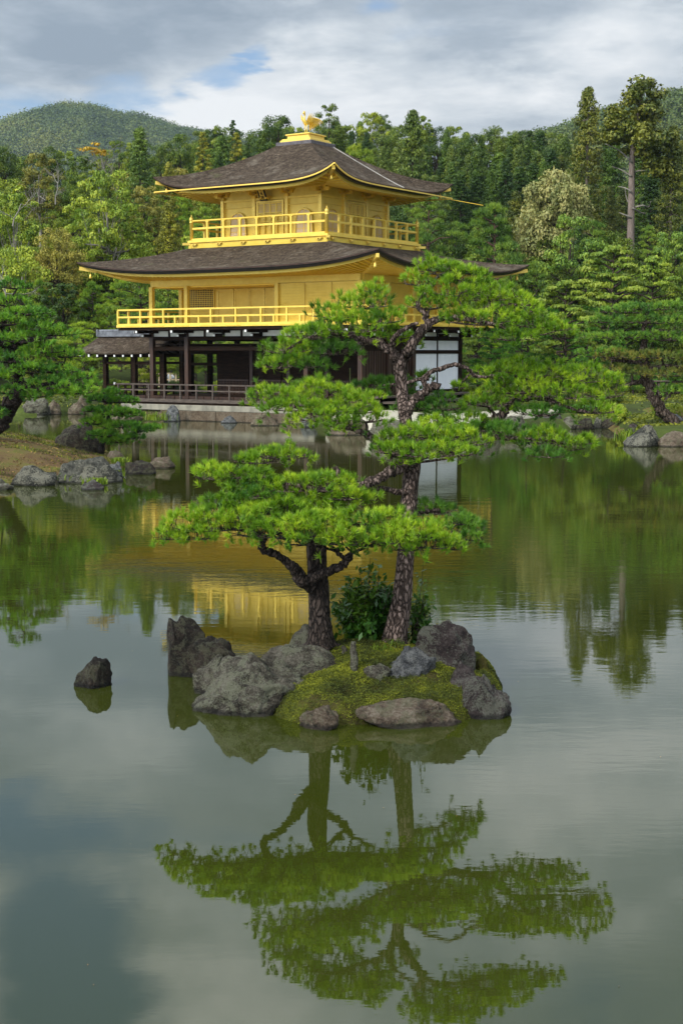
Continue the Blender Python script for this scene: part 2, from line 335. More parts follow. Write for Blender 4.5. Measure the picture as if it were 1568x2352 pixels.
class MB:
    def __init__(s): s.v = []; s.f = []; s.smooth = False
    def poly(s, pts, faces):
        o = len(s.v); s.v += [tuple(map(float, p)) for p in pts]; s.f += [tuple(i + o for i in f) for f in faces]; return s
    def box(s, a, b):
        x0, y0, z0 = a; x1, y1, z1 = b
        x0, x1 = min(x0, x1), max(x0, x1); y0, y1 = min(y0, y1), max(y0, y1); z0, z1 = min(z0, z1), max(z0, z1)
        P = [(x0, y0, z0), (x1, y0, z0), (x1, y1, z0), (x0, y1, z0), (x0, y0, z1), (x1, y0, z1), (x1, y1, z1), (x0, y1, z1)]
        return s.poly(P, [(0, 3, 2, 1), (4, 5, 6, 7), (0, 1, 5, 4), (1, 2, 6, 5), (2, 3, 7, 6), (3, 0, 4, 7)])
    def bar(s, p, q, w_, h_):
        p = Vector(p); q = Vector(q); d = (q - p).normalized()
        up = Vector((0, 0, 1)) if abs(d.z) < .95 else Vector((0, 1, 0))
        r = d.cross(up).normalized() * w_ / 2; u = r.cross(d).normalized() * h_ / 2
        P = [p - r - u, p + r - u, p + r + u, p - r + u, q - r - u, q + r - u, q + r + u, q - r + u]
        return s.poly(P, [(0, 3, 2, 1), (4, 5, 6, 7), (0, 1, 5, 4), (1, 2, 6, 5), (2, 3, 7, 6), (3, 0, 4, 7)])
    def tube(s, pts, rad, n=8, cap=True, wob=0.0, seed=0):
        pts = [Vector(p) for p in pts]; m = len(pts)
        if not hasattr(rad, '__len__'): rad = [rad] * m
        o = len(s.v); prev = None; rg = random.Random(seed)
        for i, p in enumerate(pts):
            d = (pts[min(i + 1, m - 1)] - pts[max(i - 1, 0)]).normalized()
            if prev is None:
                a = Vector((1, 0, 0)) if abs(d.x) < .9 else Vector((0, 1, 0)); r = (a - d * a.dot(d)).normalized()
            else:
                r = prev - d * prev.dot(d)
                r = r.normalized() if r.length > 1e-6 else Vector((1, 0, 0))
            prev = r; u = d.cross(r)
            for k in range(n):
                a = 2 * PI * k / n; q = rad[i] * (1 + (rg.random() - .5) * wob)
                s.v.append(tuple(p + r * math.cos(a) * q + u * math.sin(a) * q))
        for i in range(m - 1):
            for k in range(n):
                a = o + i * n + k; b = o + i * n + (k + 1) % n
                s.f.append((a, b, b + n, a + n))
        if cap: s.f.append(tuple(o + k for k in range(n))[::-1]); s.f.append(tuple(o + (m - 1) * n + k for k in range(n)))
        return s
    def lathe(s, c, prof, n=12):
        o = len(s.v)
        for (r, z) in prof:
            for k in range(n):
                a = 2 * PI * k / n; s.v.append((c[0] + r * math.cos(a), c[1] + r * math.sin(a), c[2] + z))
        for i in range(len(prof) - 1):
            for k in range(n):
                a = o + i * n + k; b = o + i * n + (k + 1) % n; s.f.append((a, b, b + n, a + n))
        s.f.append(tuple(o + k for k in range(n))[::-1]); s.f.append(tuple(o + (len(prof) - 1) * n + k for k in range(n)))
        return s
    def build(s, name, mat, parent=None, smooth=False, bevel=0.0):
        me = bpy.data.meshes.new(name); me.from_pydata(s.v, [], s.f); me.materials.append(mat); me.update()
        if smooth: me.polygons.foreach_set('use_smooth', [True] * len(me.polygons))
        o = addobj(name, me, parent)
        if bevel:
            b = o.modifiers.new('bevel', 'BEVEL'); b.width = bevel; b.segments = 1; b.limit_method = 'ANGLE'
        return o

def catmull(pts, n=6):
    """pts rows of any width -> smooth resampled rows"""
    P = np.array(pts, float)
    if len(P) < 3: return np.array([P[0] + (P[-1] - P[0]) * k / n for k in range(n + 1)])
    Q = np.vstack([2 * P[0] - P[1], P, 2 * P[-1] - P[-2]]); out = []
    for i in range(1, len(Q) - 2):
        a, b, c, d = Q[i - 1:i + 3]
        for k in range(n):
            u = k / n
            out.append(.5 * (2 * b + (c - a) * u + (2 * a - 5 * b + 4 * c - d) * u * u + (-a + 3 * b - 3 * c + d) * u ** 3))
    out.append(P[-1]); return np.array(out)

def unit(a): return a / np.maximum(np.linalg.norm(a, axis=-1, keepdims=True), 1e-9)
def leaf_arrays(Cn, N, size, wid, rg, droop=None):
    """diamond leaves at Cn facing N; size per leaf (half length)"""
    n = len(Cn); R = unit(rg.normal(size=(n, 3)))
    T = unit(np.cross(N, R)); B = np.cross(N, T)
    s = np.asarray(size).reshape(-1, 1) * np.ones((n, 1))
    V = np.stack([Cn + T * s, Cn + B * s * wid, Cn - T * s, Cn - B * s * wid], 1).reshape(-1, 3)
    return V, np.arange(4 * n).reshape(n, 4)
def needle_arrays(base, dirs, ln, wd, rg):
    n = len(base); R = unit(np.cross(dirs, unit(rg.normal(size=(n, 3)))))
    ln = np.asarray(ln).reshape(-1, 1); w2 = np.asarray(wd).reshape(-1, 1) / 2
    V = np.stack([base - R * w2, base + R * w2, base + dirs * ln + R * w2 * .25], 1).reshape(-1, 3)
    return V, np.arange(3 * n).reshape(n, 3)
def clump_points(cs, rad, flat, per, rg, up=.35, fill=.0):
    """points + normals on upper shells of ellipsoid clumps"""
    cs = np.asarray(cs); n = len(cs); rad = np.asarray(rad) * np.ones(n)
    c = np.repeat(cs, per, 0); r = np.repeat(rad, per)[:, None]
    d = unit(rg.normal(size=(n * per, 3))); d[:, 2] = np.where(d[:, 2] < -up, -d[:, 2], d[:, 2])
    rr = 1 - rg.random((n * per, 1)) ** 2 * .55
    lump = 1 + .22 * np.sin(d[:, :1] * 7 + c[:, :1] * 3) * np.cos(d[:, 1:2] * 6 + c[:, 1:2] * 5)
    P = c + d * r * rr * lump * np.array([1, 1, flat])
    N = unit(d * np.array([1, 1, 1 / max(flat, .35)]) + rg.normal(size=d.shape) * .55)
    return P, N

# ------------------------------------------------------------------ the terrain
BX, BY, BTH = -1.661, 67.803, math.radians(33.955)        # pavilion centre and turn
UX, UY = math.cos(BTH), -math.sin(BTH); VX, VY = math.sin(BTH), math.cos(BTH)
def bw(u, v): return (BX + u * UX + v * VX, BY + u * UY + v * VY)
shore_px = [(-260, 950), (-60, 948), (60, 952), (200, 950), (262, 966), (330, 968)]
shore = [onz(x, y)[:2] for x, y in shore_px]
shore += [np.array(bw(-5.9, -6.28)), np.array(bw(4.6, -6.28)), np.array(bw(5.6, -7.6))]
shore += [onz(x, y)[:2] for x, y in [(880, 1002), (990, 1008), (1090, 1004), (1180, 998), (1260, 990), (1330, 984), (1400, 981), (1432, 1000), (1460, 1018), (1510, 1022), (1570, 1022), (1640, 1030), (1760, 1050), (1900, 1100)]]
shore = np.array(shore)
POND = np.vstack([shore, [[60, 25], [60, -60], [-80, -60], [-80, 60]]])
def in_poly(px, py, poly):
    ins = np.zeros(px.shape, bool); n = len(poly)
    for i in range(n):
        x1, y1 = poly[i]; x2, y2 = poly[(i + 1) % n]
        c = ((y1 > py) != (y2 > py)) & (px < (x2 - x1) * (py - y1) / (y2 - y1 + 1e-12) + x1); ins ^= c
    return ins
def dist_poly(px, py, poly, closed=True):
    best = np.full(px.shape, 1e9); n = len(poly)
    for i in range(n if closed else n - 1):
        x1, y1 = poly[i]; x2, y2 = poly[(i + 1) % n]; dx, dy = x2 - x1, y2 - y1
        t_ = np.clip(((px - x1) * dx + (py - y1) * dy) / (dx * dx + dy * dy), 0, 1)
        best = np.minimum(best, np.hypot(px - x1 - t_ * dx, py - y1 - t_ * dy))
    return best
def sstep(x, a, b):
    t_ = np.clip((x - a) / (b - a), 0, 1); return t_ * t_ * (3 - 2 * t_)
def terr(X, Y):
    X = np.asarray(X, float); Y = np.asarray(Y, float)
    d = dist_poly(X, Y, POND); ins = in_poly(X, Y, POND)
    sd = np.where(ins, -d, d)
    z = -.7 + 1.15 * sstep(sd, -.9, .55) + .35 * sstep(sd, .5, 6)
    hill = .20 * np.maximum(0, Y - 98) * sstep(Y, 98, 125) + 2.5 * sstep(np.abs(X + 2), 14, 40) * sstep(Y, 80, 110)
    hill = np.minimum(hill, 22 + 0 * hill); hill = hill * (1 - .9 * sstep(Y, 230, 420))
    z = z + hill * (sd > 0) + .25 * np.sin(X * .35 + 1) * np.cos(Y * .22) * sstep(sd, 3, 10)
    return z
def tz(x, y): return float(terr(np.array([x]), np.array([y]))[0])
def build_terrain():
    xs = np.concatenate([np.arange(-1460, -60, 140), np.arange(-60, -24, 2), np.arange(-24, 26, .5), np.arange(26, 60, 2), np.arange(60, 1461, 140)])
    ys = np.concatenate([np.arange(-64, 36, 4), np.arange(36, 84, .5), np.arange(84, 130, 2), np.arange(130, 300, 8), np.arange(300, 2251, 150)])
    X, Y = np.meshgrid(xs, ys); Z = terr(X, Y)
    nx, ny = len(xs), len(ys); V = np.stack([X, Y, Z], -1).reshape(-1, 3)
    i = np.arange(nx - 1)[None] + np.arange(ny - 1)[:, None] * nx; i = i.ravel()
    F4 = np.stack([i, i + 1, i + 1 + nx, i + nx], 1)
    o = addobj('ground', mesh_np('ground', V, F4, M['terrain'], True)); tag(o, kind='structure')
    me = MB(); me.poly([(-300, -60, 0), (300, -60, 0), (300, 110, 0), (-300, 110, 0)], [(0, 1, 2, 3)])
    tag(me.build('water', M['water']), kind='structure')
build_terrain()
# pale gravel terrace right of the pavilion
def build_terrace():
    pts = [onz(x, y, .64)[:2] for x, y in [(790, 953), (840, 959), (900, 962), (1000, 962), (1090, 959), (1180, 953), (1255, 946), (1290, 940), (1280, 932), (1180, 926), (1060, 925)]]
    pts += [np.array(bw(7.2, 1.0)), np.array(bw(7.2, -5.6)), np.array(bw(5.2, -5.9))]
    P = catmull(pts + [pts[0]], 4)[:-1]; c = P.mean(0); n = len(P)
    V = []; rings = [(1.0, .62), (.985, .635), (.9, .64), (.5, .645), (0.02, .65)]
    V = [(*(c + (p - c) * k), z) for k, z in rings for p in P] + [(*(c + (p - c) * 1.02), .2) for p in P]
    f = [(r * n + i, r * n + (i + 1) % n, (r + 1) * n + (i + 1) % n, (r + 1) * n + i) for r in range(4) for i in range(n)]
    f += [(i, i + 5 * n, (i + 1) % n + 5 * n, (i + 1) % n) for i in range(n)]
    me = MB(); me.poly(V, f); tag(me.build('gravel_terrace', M['sand'], smooth=True), kind='structure')
build_terrace()
#PART2
# ------------------------------------------------------------------ the golden pavilion
pav = empty('temple_pavilion', (BX, BY, 0), -BTH)
tag(pav, 'three-storey gold-leaf temple with dark ground floor and bark roofs at the water', 'temple')
OU, OV = .713, -.992                       # centre of the lower storeys
HL, HW = 5.76, 4.186                       # their half sizes
def rect(cu, cv, l, w_): return (cu - l, cv - w_, cu + l, cv + w_)
R2out, R2in = rect(OU, OV, 8.14, 6.59), (-3.55, -3.55, 3.55, 3.55)
R3out, R3in = rect(0, 0, 5.02, 5.02), (-.92, -.92, .92, .92)
def side_pts(r, k, s):
    x0, y0, x1, y1 = r; t_ = (s + 1) / 2
    return [(x0 + (x1 - x0) * t_, y0), (x1, y0 + (y1 - y0) * t_), (x1 - (x1 - x0) * t_, y1), (x0, y1 - (y1 - y0) * t_)][k]
def lift(s, ze, li): return ze + li * abs(s) ** (5.0 if ze > 9 else 3.6)
def roof_pt(ro, ri, k, s, t_, ze, li, zt, ex=1.35):
    a = side_pts(ro, k, s); b = side_pts(ri, k, s)
    z0 = lift(s, ze, li); g = t_ ** (ex + .45 * abs(s) ** 4)
    # corner lift fades as the slope climbs
    return (a[0] + (b[0] - a[0]) * t_, a[1] + (b[1] - a[1]) * t_, z0 + (zt - z0) * g)
def roof_surface(ro, ri, ze, li, zt, ex=1.35, ns=28, nt=14):
    m = MB()
    for k in range(4):
        P = []; f = []
        for j in range(nt + 1):
            for i in range(ns + 1):
                P.append(roof_pt(ro, ri, k, -1 + 2 * i / ns, j / nt, ze, li, zt, ex))
        for j in range(nt):
            for i in range(ns):
                a = j * (ns + 1) + i; f.append((a, a + 1, a + ns + 2, a + ns + 1))
        m.poly(P, f)
    return m
def eave_ring(ro, inset, ze, li, top, bot, inset2=None, ns=28, under=.3):
    """a band that follows the eave: vertical face from ze+top to ze+bot, then an underside of width 'under'"""
    m = MB(); inset2 = inset if inset2 is None else inset2
    def sh(i_): return (ro[0] + i_, ro[1] + i_, ro[2] - i_, ro[3] - i_)
    a, b, c = sh(inset), sh(inset2), sh(inset2 + under)
    for k in range(4):
        P = []; f = []
        for i in range(ns + 1):
            s = -1 + 2 * i / ns; z = lift(s, ze, li)
            for (r, dz) in ((a, top), (b, bot), (c, bot + .0)):
                x, y = side_pts(r, k, s); P.append((x, y, z + dz))
        for i in range(ns):
            o = i * 3; f += [(o, o + 1, o + 4, o + 3), (o + 1, o + 2, o + 5, o + 4)]
        m.poly(P, f)
    return m
def soffit(ro, inset, rw, ze, li, dz, zw, ns=20):
    m = MB(); r = (ro[0] + inset, ro[1] + inset, ro[2] - inset, ro[3] - inset)
    for k in range(4):
        P = []; f = []
        for i in range(ns + 1):
            s = -1 + 2 * i / ns; a = side_pts(r, k, s); b = side_pts(rw, k, s)
            P += [(*a, lift(s, ze, li) + dz), (*b, zw)]
        for i in range(ns): f.append((2 * i, 2 * i + 2, 2 * i + 3, 2 * i + 1))
        m.poly(P, f)
    return m
def rafters(ro, inset, rw, ze, li, dz, zw, step, wd, ht):
    m = MB(); r = (ro[0] + inset, ro[1] + inset, ro[2] - inset, ro[3] - inset)
    for k in range(4):
        a0 = side_pts(r, k, -1); a1 = side_pts(r, k, 1); L = math.hypot(a1[0] - a0[0], a1[1] - a0[1]); n = int(L / step)
        b0 = side_pts(rw, k, -1); b1 = side_pts(rw, k, 1); ax = 0 if k in (0, 2) else 1
        for i in range(1, n):
            s = -1 + 2 * i / n; a = list(side_pts(r, k, s)); b = list(side_pts(rw, k, 0)); b[ax] = a[ax]
            lo, hi = sorted((b0[ax], b1[ax])); over = max(lo - a[ax], a[ax] - hi, 0)
            fullb = b[1 - ax]; depth = abs(fullb - a[1 - ax]); fr = 1.0
            if over > 0:
                tot = abs(a0[ax] - b0[ax]) if a[ax] < (lo + hi) / 2 and ax == ax else abs(a1[ax] - b1[ax])
                tot = max(abs(lo - min(a0[ax], a1[ax])), .01) if a[ax] < lo else max(abs(max(a0[ax], a1[ax]) - hi), .01)
                fr = max(0.0, 1 - over / tot)
            if fr < .08: continue
            z0 = lift(s, ze, li) + dz
            q = list(b); q[1 - ax] = a[1 - ax] + (fullb - a[1 - ax]) * fr; zq = z0 + (zw - z0) * fr
            m.bar((a[0], a[1], z0 - ht * .55), (q[0], q[1], zq - ht * .55), wd, ht)
    return m
# --- roofs
def make_roof(name, ro, ri, ze, li, zt, rw, zw, stripe, label):
    rf = roof_surface(ro, ri, ze, li, zt).build(name, M['shingle'], pav, True)
    if label: rf['label'] = label
    eave_ring(ro, 0, ze, li, 0.001, -.06, .012, under=.04).build('eave_edge', M['eave_edge'], rf)
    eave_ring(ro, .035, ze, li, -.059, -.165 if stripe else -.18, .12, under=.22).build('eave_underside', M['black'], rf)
    dz = -.17 if stripe else -.185
    if stripe:          # straight gilt gutters that leave the near corner and drain to the far ends
        for k, fl in ((0, 1), (1, -1), (2, 1), (3, -1)):
            pts = []
            for i in range(33):
                s = -1 + 2 * i / 32; q = s * fl; z = ze - .085 + (li - .02) * max(q, 0) ** 5
                x, y = side_pts((ro[0] - .035, ro[1] - .035, ro[2] + .035, ro[3] + .035), k, s * (1 if q > 0 else .97)); pts.append(Vector((x, y, z)))
            m = MB()
            for a_, b_ in zip(pts[:-1], pts[1:]): m.bar(a_, b_, .05, .055)
            m.build('gutter', M['gold_bright'], rf)
    eave_ring(ro, .36, ze, li, dz + .012, dz - .11, .36, under=.12).build('eave_beam', M['gold'], rf)
    soffit(ro, .47, rw, ze, li, dz - .04, zw).build('soffit', M['gold_soffit'], rf)
    rafters(ro, .48, rw, ze, li, dz - .045, zw - .004, .24, .075, .085).build('rafters', M['gold_soffit'], rf)
    # hip rafters that stick out at the corners, with a wind bell under each
    for k in range(4):
        x, y = side_pts(ro, k, 1); wx, wy = side_pts(rw, k, 1)
        d = Vector((x - wx, y - wy, 0)).normalized(); zc = ze + li
        p = Vector((x, y, zc)) - d * .9; q = Vector((x, y, zc)) - d * .12
        MB().bar(p + Vector((0, 0, dz - .22)), q + Vector((0, 0, dz - .10)), .13, .17).build('hip_rafter', M['gold_bright'], rf, bevel=.01)
        b = Vector((x, y, zc + dz - .22)) - d * .62
        MB().tube([b + Vector((0, 0, .1)), b - Vector((0, 0, .12))], .012, 5).lathe(b - Vector((0, 0, .32)), [(.075, 0), (.06, .06), (.05, .15), (.02, .2)], 8).build('wind_bell', M['gold_bright'], rf, True)
    return rf
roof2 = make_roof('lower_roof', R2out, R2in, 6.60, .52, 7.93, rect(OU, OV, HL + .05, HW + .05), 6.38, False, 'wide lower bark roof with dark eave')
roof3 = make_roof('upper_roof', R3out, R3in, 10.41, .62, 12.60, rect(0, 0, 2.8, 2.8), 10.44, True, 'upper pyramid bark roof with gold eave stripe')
# pale cable down the upper roof's east slope, and a spout pole at the far corner
pp = [roof_pt(R3out, R3in, 1, s, t_, 10.41, .62, 12.6) for s, t_ in [(.8, .98), (.70, .8), (.60, .6), (.47, .4), (.34, .22), (.2, .06)]]
MB().tube([(p[0], p[1], p[2] + .02) for p in pp], .024, 6).build('roof_cable', M['cable'], roof3, True)
MB().bar((4.7, 4.95, 10.34), (6.1, 6.05, 10.04), .025, .025).build('spout', M['gold_soffit'], roof3)
# pedestal of the phoenix
ped = MB().box((-1.0, -1.0, 12.52), (1.0, 1.0, 12.70)).build('roof_cap', M['lead'], roof3, bevel=.02)
m = MB().box((-.86, -.86, 12.70), (.86, .86, 12.80)).box((-.80, -.80, 12.80), (.80, .80, 12.86)).box((-.62, -.62, 12.86), (.62, .62, 13.03)).box((-.69, -.69, 13.03), (.69, .69, 13.09))
m.build('pedestal', M['gold_bright'], roof3, bevel=.012)

def phoenix():
    r = empty('phoenix_statue', (*bw(0, 0), 13.09), -BTH + math.radians(-8))
    tag(r, 'golden phoenix statue with raised wings on top of the temple roof', 'statue')
    g = M['gold_bright']
    b = MB(); b.lathe((0, 0, 0), [(.17, 0), (.16, .04), (.09, .08), (.05, .12)], 10)
    P = catmull([(0, .16, .50, .035), (0, .09, .52, .085), (0, -.02, .56, .105), (0, -.09, .66, .075), (0, -.09, .78, .042), (0, -.06, .88, .034), (0, -.09, .97, .05), (0, -.15, .99, .04), (0, -.22, .95, .008)], 5)
    b.tube(P[:, :3], P[:, 3], 10)
    b.build('body', g, r, True)
    for sx in (-1, 1):
        l = MB(); l.tube([(sx * .06, .03, .52), (sx * .065, .01, .36), (sx * .06, .03, .16), (sx * .06, .01, .07)], [.045, .024, .02, .028], 7)
        for a in (-.4, 0, .4): l.tube([(sx * .06, .0, .08), (sx * .06 + math.sin(a) * .1, -.11, .06)], [.018, .008], 5)
        l.build('leg', g, r, True)
        wg = MB()
        for k in range(8):
            ln = .50 - abs(k - 1.5) * .04; p0 = Vector((sx * (.07 + k * .012), -.03 + k * .022, .60 - k * .004))
            a = math.radians(24 + k * 7); dr = Vector((sx * math.sin(a) * 1.25, .10 + k * .045, math.cos(a))).normalized()
            side = Vector((0, 1, 0)); q = p0 + dr * ln; w0 = .035
            wg.poly([p0 - side * .02, p0 + side * .02, p0 + dr * ln * .6 + side * w0, q, p0 + dr * ln * .6 - side * w0] + [v_ + Vector((sx * .014, 0, 0)) for v_ in (p0 - side * .02, p0 + side * .02, p0 + dr * ln * .6 + side * w0, q, p0 + dr * ln * .6 - side * w0)],
                    [(0, 1, 2, 3, 4), (9, 8, 7, 6, 5), (0, 5, 6, 1), (1, 6, 7, 2), (2, 7, 8, 3), (3, 8, 9, 4), (4, 9, 5, 0)])
        wg.build('wing', g, r, True)
    t_ = MB()
    for k in range(9):
        a = math.radians(-42 + k * 11); b0 = Vector((0, .18, .46)); sp = (k - 4) * .05
        pts = [b0 + Vector((0, -.05, .06)), b0 + Vector((sp * .5, .14, .17 + .02 * k)), b0 + Vector((sp * 1.2, .34 + .015 * k, .02 + .035 * k)), b0 + Vector((sp * 1.5, .42 + .035 * k, -.17 + .04 * k))]
        P = catmull(pts, 3); t_.tube(P, [.018] + [.032] * (len(P) - 2) + [.012], 5)
    t_.build('tail', g, r, True)
    c = MB()
    for k in range(5):
        a = math.radians(35 + k * 24); c.tube([(0, -.10, .99), (0, -.09 + math.cos(a) * .09, .99 + math.sin(a) * .10)], [.02, .012], 5)
    c.build('crest', g, r, True)
phoenix()

# --- third storey
def wall_slab(m, k, c, half, z0, z1, th=.06): pass
def place_side(k, half):
    """local frame of a wall side: returns fn(a, out, z) -> building coords; a runs left to right seen from outside"""
    hx, hy, cx_, cy_ = half
    def f(a, out, z):
        return [(cx_ + a, cy_ - hy - out, z), (cx_ + hx + out, cy_ + a, z), (cx_ - a, cy_ + hy + out, z), (cx_ - hx - out, cy_ - a, z)][k]
    return f
def sbox(m, f, a0, a1, o0, o1, z0, z1): return m.box(f(a0, o0, z0), f(a1, o1, z1))
H3 = (2.75, 2.75, 0, 0)
m = MB().box((-2.70, -2.70, 8.16), (2.70, 2.70, 10.46)); w3 = m.build('upper_wall', M['gold'], pav); w3['label'] = 'flat gold wall of the top storey'
for k in range(4):
    f = place_side(k, H3)
    for a in ((-2.75, -.917, .917) if True else ()):
        sbox(MB(), f, a - .085, a + .085, -.085, .085, 8.16, 10.0).build('post', M['gold_bright'], pav, bevel=.01)
    m = MB(); sbox(m, f, -2.66, 2.66, -.04, .03, 9.62, 9.645); sbox(m, f, -2.66, 2.66, -.04, .045, 9.90, 10.0); sbox(m, f, -2.66, 2.66, -.04, .05, 8.16, 8.30)
    m.build('wall_rail', M['gold'], pav)
    for a in (-2.75, -.917, .917, 2.75):        # bracket sets under the eaves
        m = MB(); sbox(m, f, a - .11, a + .11, -.09, .11, 10.0, 10.09); sbox(m, f, a - .32, a + .32, -.05, .05, 10.14, 10.21); sbox(m, f, a - .05, a + .05, -.02, .46, 10.13, 10.20); sbox(m, f, a - .08, a + .08, -.07, .08, 10.09, 10.14)
        for q in (-.26, 0, .26): sbox(m, f, a + q - .075, a + q + .075, -.07, .08, 10.21, 10.28)
        sbox(m, f, a - .40, a + .40, -.05, .055, 10.28, 10.34); sbox(m, f, a - .08, a + .08, .34, .50, 10.20, 10.27); sbox(m, f, a - .30, a + .30, .38, .46, 10.27, 10.33)
        m.build('bracket', M['gold_soffit'], pav)
    def bell_outline(a, hw, z0, z1, n=9):
        hh = z1 - z0; pts = [(a - hw * 1.06, z0), (a - hw, z0 + hh * .25), (a - hw * .97, z0 + hh * .55)]
        prof = [(.97, .55), (.93, .68), (.84, .79), (.70, .87), (.50, .93), (.30, .96), (.14, .975), (0, 1.0)]
        L = [(a - hw * x, z0 + hh * y) for x, y in prof]; Rr = [(a + hw * x, z0 + hh * y) for x, y in prof[::-1][1:]]
        return [(a - hw * 1.06, z0), (a - hw, z0 + hh * .28)] + L + Rr + [(a + hw, z0 + hh * .28), (a + hw * 1.06, z0)]
    for a in (-1.86, 1.86):                     # bell-shaped windows
        ol = bell_outline(a, .45, 8.32, 9.42)
        m = MB(); pts = [f(x, .045, z) for x, z in ol]; m.tube(pts, .032, 6)
        fr = m.build('window', M['gold_bright'], pav)
        m = MB(); m.poly([f(x, -.035 + .05, z) for x, z in ol], [tuple(range(len(ol)))]); m.build('pane', M['paper'], fr)
        m = MB()
        def hwz(z):
            q = (z - 8.32) / 1.1
            return .44 * (1 if q < .55 else max(0, 1 - ((q - .55) / .45) ** 2.4))
        for i in range(-5, 6):
            x = i * .078; zt = 8.33
            while zt < 9.40 and hwz(zt) > abs(x): zt += .02
            sbox(m, f, a + x - .006, a + x + .006, .018, .028, 8.33, zt)
        for z in (8.52, 8.55, 8.85, 9.12):
            h = hwz(z); sbox(m, f, a - h, a + h, .019, .030, z, z + .012)
        sbox(m, f, a - .022, a + .022, .02, .036, 8.33, 9.38)
        m.build('lattice', M['gold'], fr)
    # panelled double doors in the middle bay
    m = MB(); sbox(m, f, -.76, -.69, -.04, .07, 8.30, 9.80); sbox(m, f, .69, .76, -.04, .07, 8.30, 9.80); sbox(m, f, -.78, .78, -.04, .075, 9.78, 9.86)
    df = m.build('door_frame', M['gold_bright'], pav)
    for q in (-1, 0, 1, 2):
        a0 = -.69 + (q + 1) * .345; m = MB()
        sbox(m, f, a0 + .005, a0 + .04, -.04, .055, 8.32, 9.77); sbox(m, f, a0 + .305, a0 + .34, -.04, .055, 8.32, 9.77)
        for z0, z1 in ((8.32, 8.38), (8.78, 8.83), (8.90, 8.94), (9.22, 9.26), (9.30, 9.34), (9.72, 9.77)): sbox(m, f, a0 + .04, a0 + .305, -.04, .05, z0, z1)
        d = m.build('door', M['gold'], df); m = MB()
        sbox(m, f, a0 + .04, a0 + .305, -.035, .012, 9.34, 9.72); m.build('pane', M['paper'], d); m = MB()
        for x in range(1, 6): sbox(m, f, a0 + .04 + x * .044 - .006, a0 + .04 + x * .044 + .006, .012, .03, 9.34, 9.72)
        for z in (9.44, 9.53, 9.62): sbox(m, f, a0 + .04, a0 + .305, .012, .026, z, z + .01)
        m.build('lattice', M['gold'], d)
# plaque
def plaque():
    f = place_side(0, H3); m = MB(); x0, x1, z0, z1 = -.26, .02, 9.93, 10.40
    def g(a, o, z): return f(a - .06, .30 + (z - 9.93) * .55 + o, z - .04)
    p = [g(x0, 0, z0), g(x1, 0, z0), g(x1, 0, z1), g(x0, 0, z1)]; q = [g(x0, -.04, z0), g(x1, -.04, z0), g(x1, -.04, z1), g(x0, -.04, z1)]
    m.poly(p + q, [(0, 1, 2, 3), (7, 6, 5, 4), (0, 4, 5, 1), (1, 5, 6, 2), (2, 6, 7, 3), (3, 7, 4, 0)])
    o = m.build('plaque', M['gold_bright'], pav)
    m = MB(); w_ = .055
    for a0, a1, b0, b1 in ((x0 - w_, x1 + w_, z0 - w_, z0), (x0 - w_, x1 + w_, z1, z1 + w_), (x0 - w_, x0, z0, z1), (x1, x1 + w_, z0, z1)):
        P = [g(a0, .03, b0), g(a1, .03, b0), g(a1, .03, b1), g(a0, .03, b1), g(a0, -.045, b0), g(a1, -.045, b0), g(a1, -.045, b1), g(a0, -.045, b1)]
        m.poly(P, [(0, 1, 2, 3), (7, 6, 5, 4), (0, 4, 5, 1), (1, 5, 6, 2), (2, 6, 7, 3), (3, 7, 4, 0)])
    m.build('plaque_frame', M['black'], o)
    try:
        for i, ch in enumerate('究竟頂'):
            cu = bpy.data.curves.new('lettering', 'FONT'); cu.body = ch; cu.size = .15; cu.extrude = .004; cu.align_x = 'CENTER'; cu.align_y = 'CENTER'
            tmp = bpy.data.objects.new('tmp', cu); C.objects.link(tmp); bpy.context.view_layer.update(); me = bpy.data.meshes.new_from_object(tmp.evaluated_get(bpy.context.evaluated_depsgraph_get())); bpy.data.objects.remove(tmp)
            me.materials.clear(); me.materials.append(M['black']); to = addobj('lettering', me, o)
            to.location = g((x0 + x1) / 2, .018, z1 - .085 - i * .15); to.rotation_euler = (PI / 2 + math.atan(.55), 0, 0); print('GLYPH', len(me.polygons))
    except Exception as e: print('lettering', e)
    m = MB()
    for a in (-.2, .1): m.bar(f(a - .06, .02, 10.02), f(a - .06, .44, 9.93), .05, .08)
    m.build('plaque_hanger', M['gold_soffit'], o)
plaque()
# --- balcony of the third storey
B3 = 3.786
m = MB().box((-B3 - .14, -B3 - .14, 8.05), (B3 + .14, B3 + .14, 8.16)).box((-B3 - .06, -B3 - .06, 7.98), (B3 + .06, B3 + .06, 8.05))
dk = m.build('upper_balcony', M['gold'], pav, bevel=.01)
m = MB()
for k in range(4):
    f = place_side(k, (B3, B3, 0, 0)); sbox(m, f, -B3 - .12, B3 + .12, -.05, .10 if k % 2 == 0 else .098, 7.80, 7.985)
m.build('fascia', M['gold_board'], dk)
for k in range(4):
    f = place_side(k, (B3, B3, 0, 0))
    for a in (-3.5, -2.05, -.68, .68, 2.05, 3.5):
        m = MB(); sbox(m, f, a - .16, a + .16, .10, .20, 7.965, 7.995); sbox(m, f, a - .05, a + .09, .10, .19, 7.90, 7.93); sbox(m, f, a - .12, a - .06, .10, .22, 7.90, 7.985); sbox(m, f, a + .02, a + .10, .10, .20, 7.93, 7.98)
        m.build('bracket', M['gold_bright'], dk, bevel=.008)
    m = MB(); x = f(B3, 0, 0); dx = Vector((1 if k in (0, 1) else -1, -1 if k in (0, 3) else 1, 0)).normalized()
    c = Vector(x); m.bar(c + dx * .02 + Vector((0, 0, 8.0)), c + dx * .42 + Vector((0, 0, 8.0)), .13, .12); m.build('corner_beam', M['gold_bright'], dk, bevel=.01)
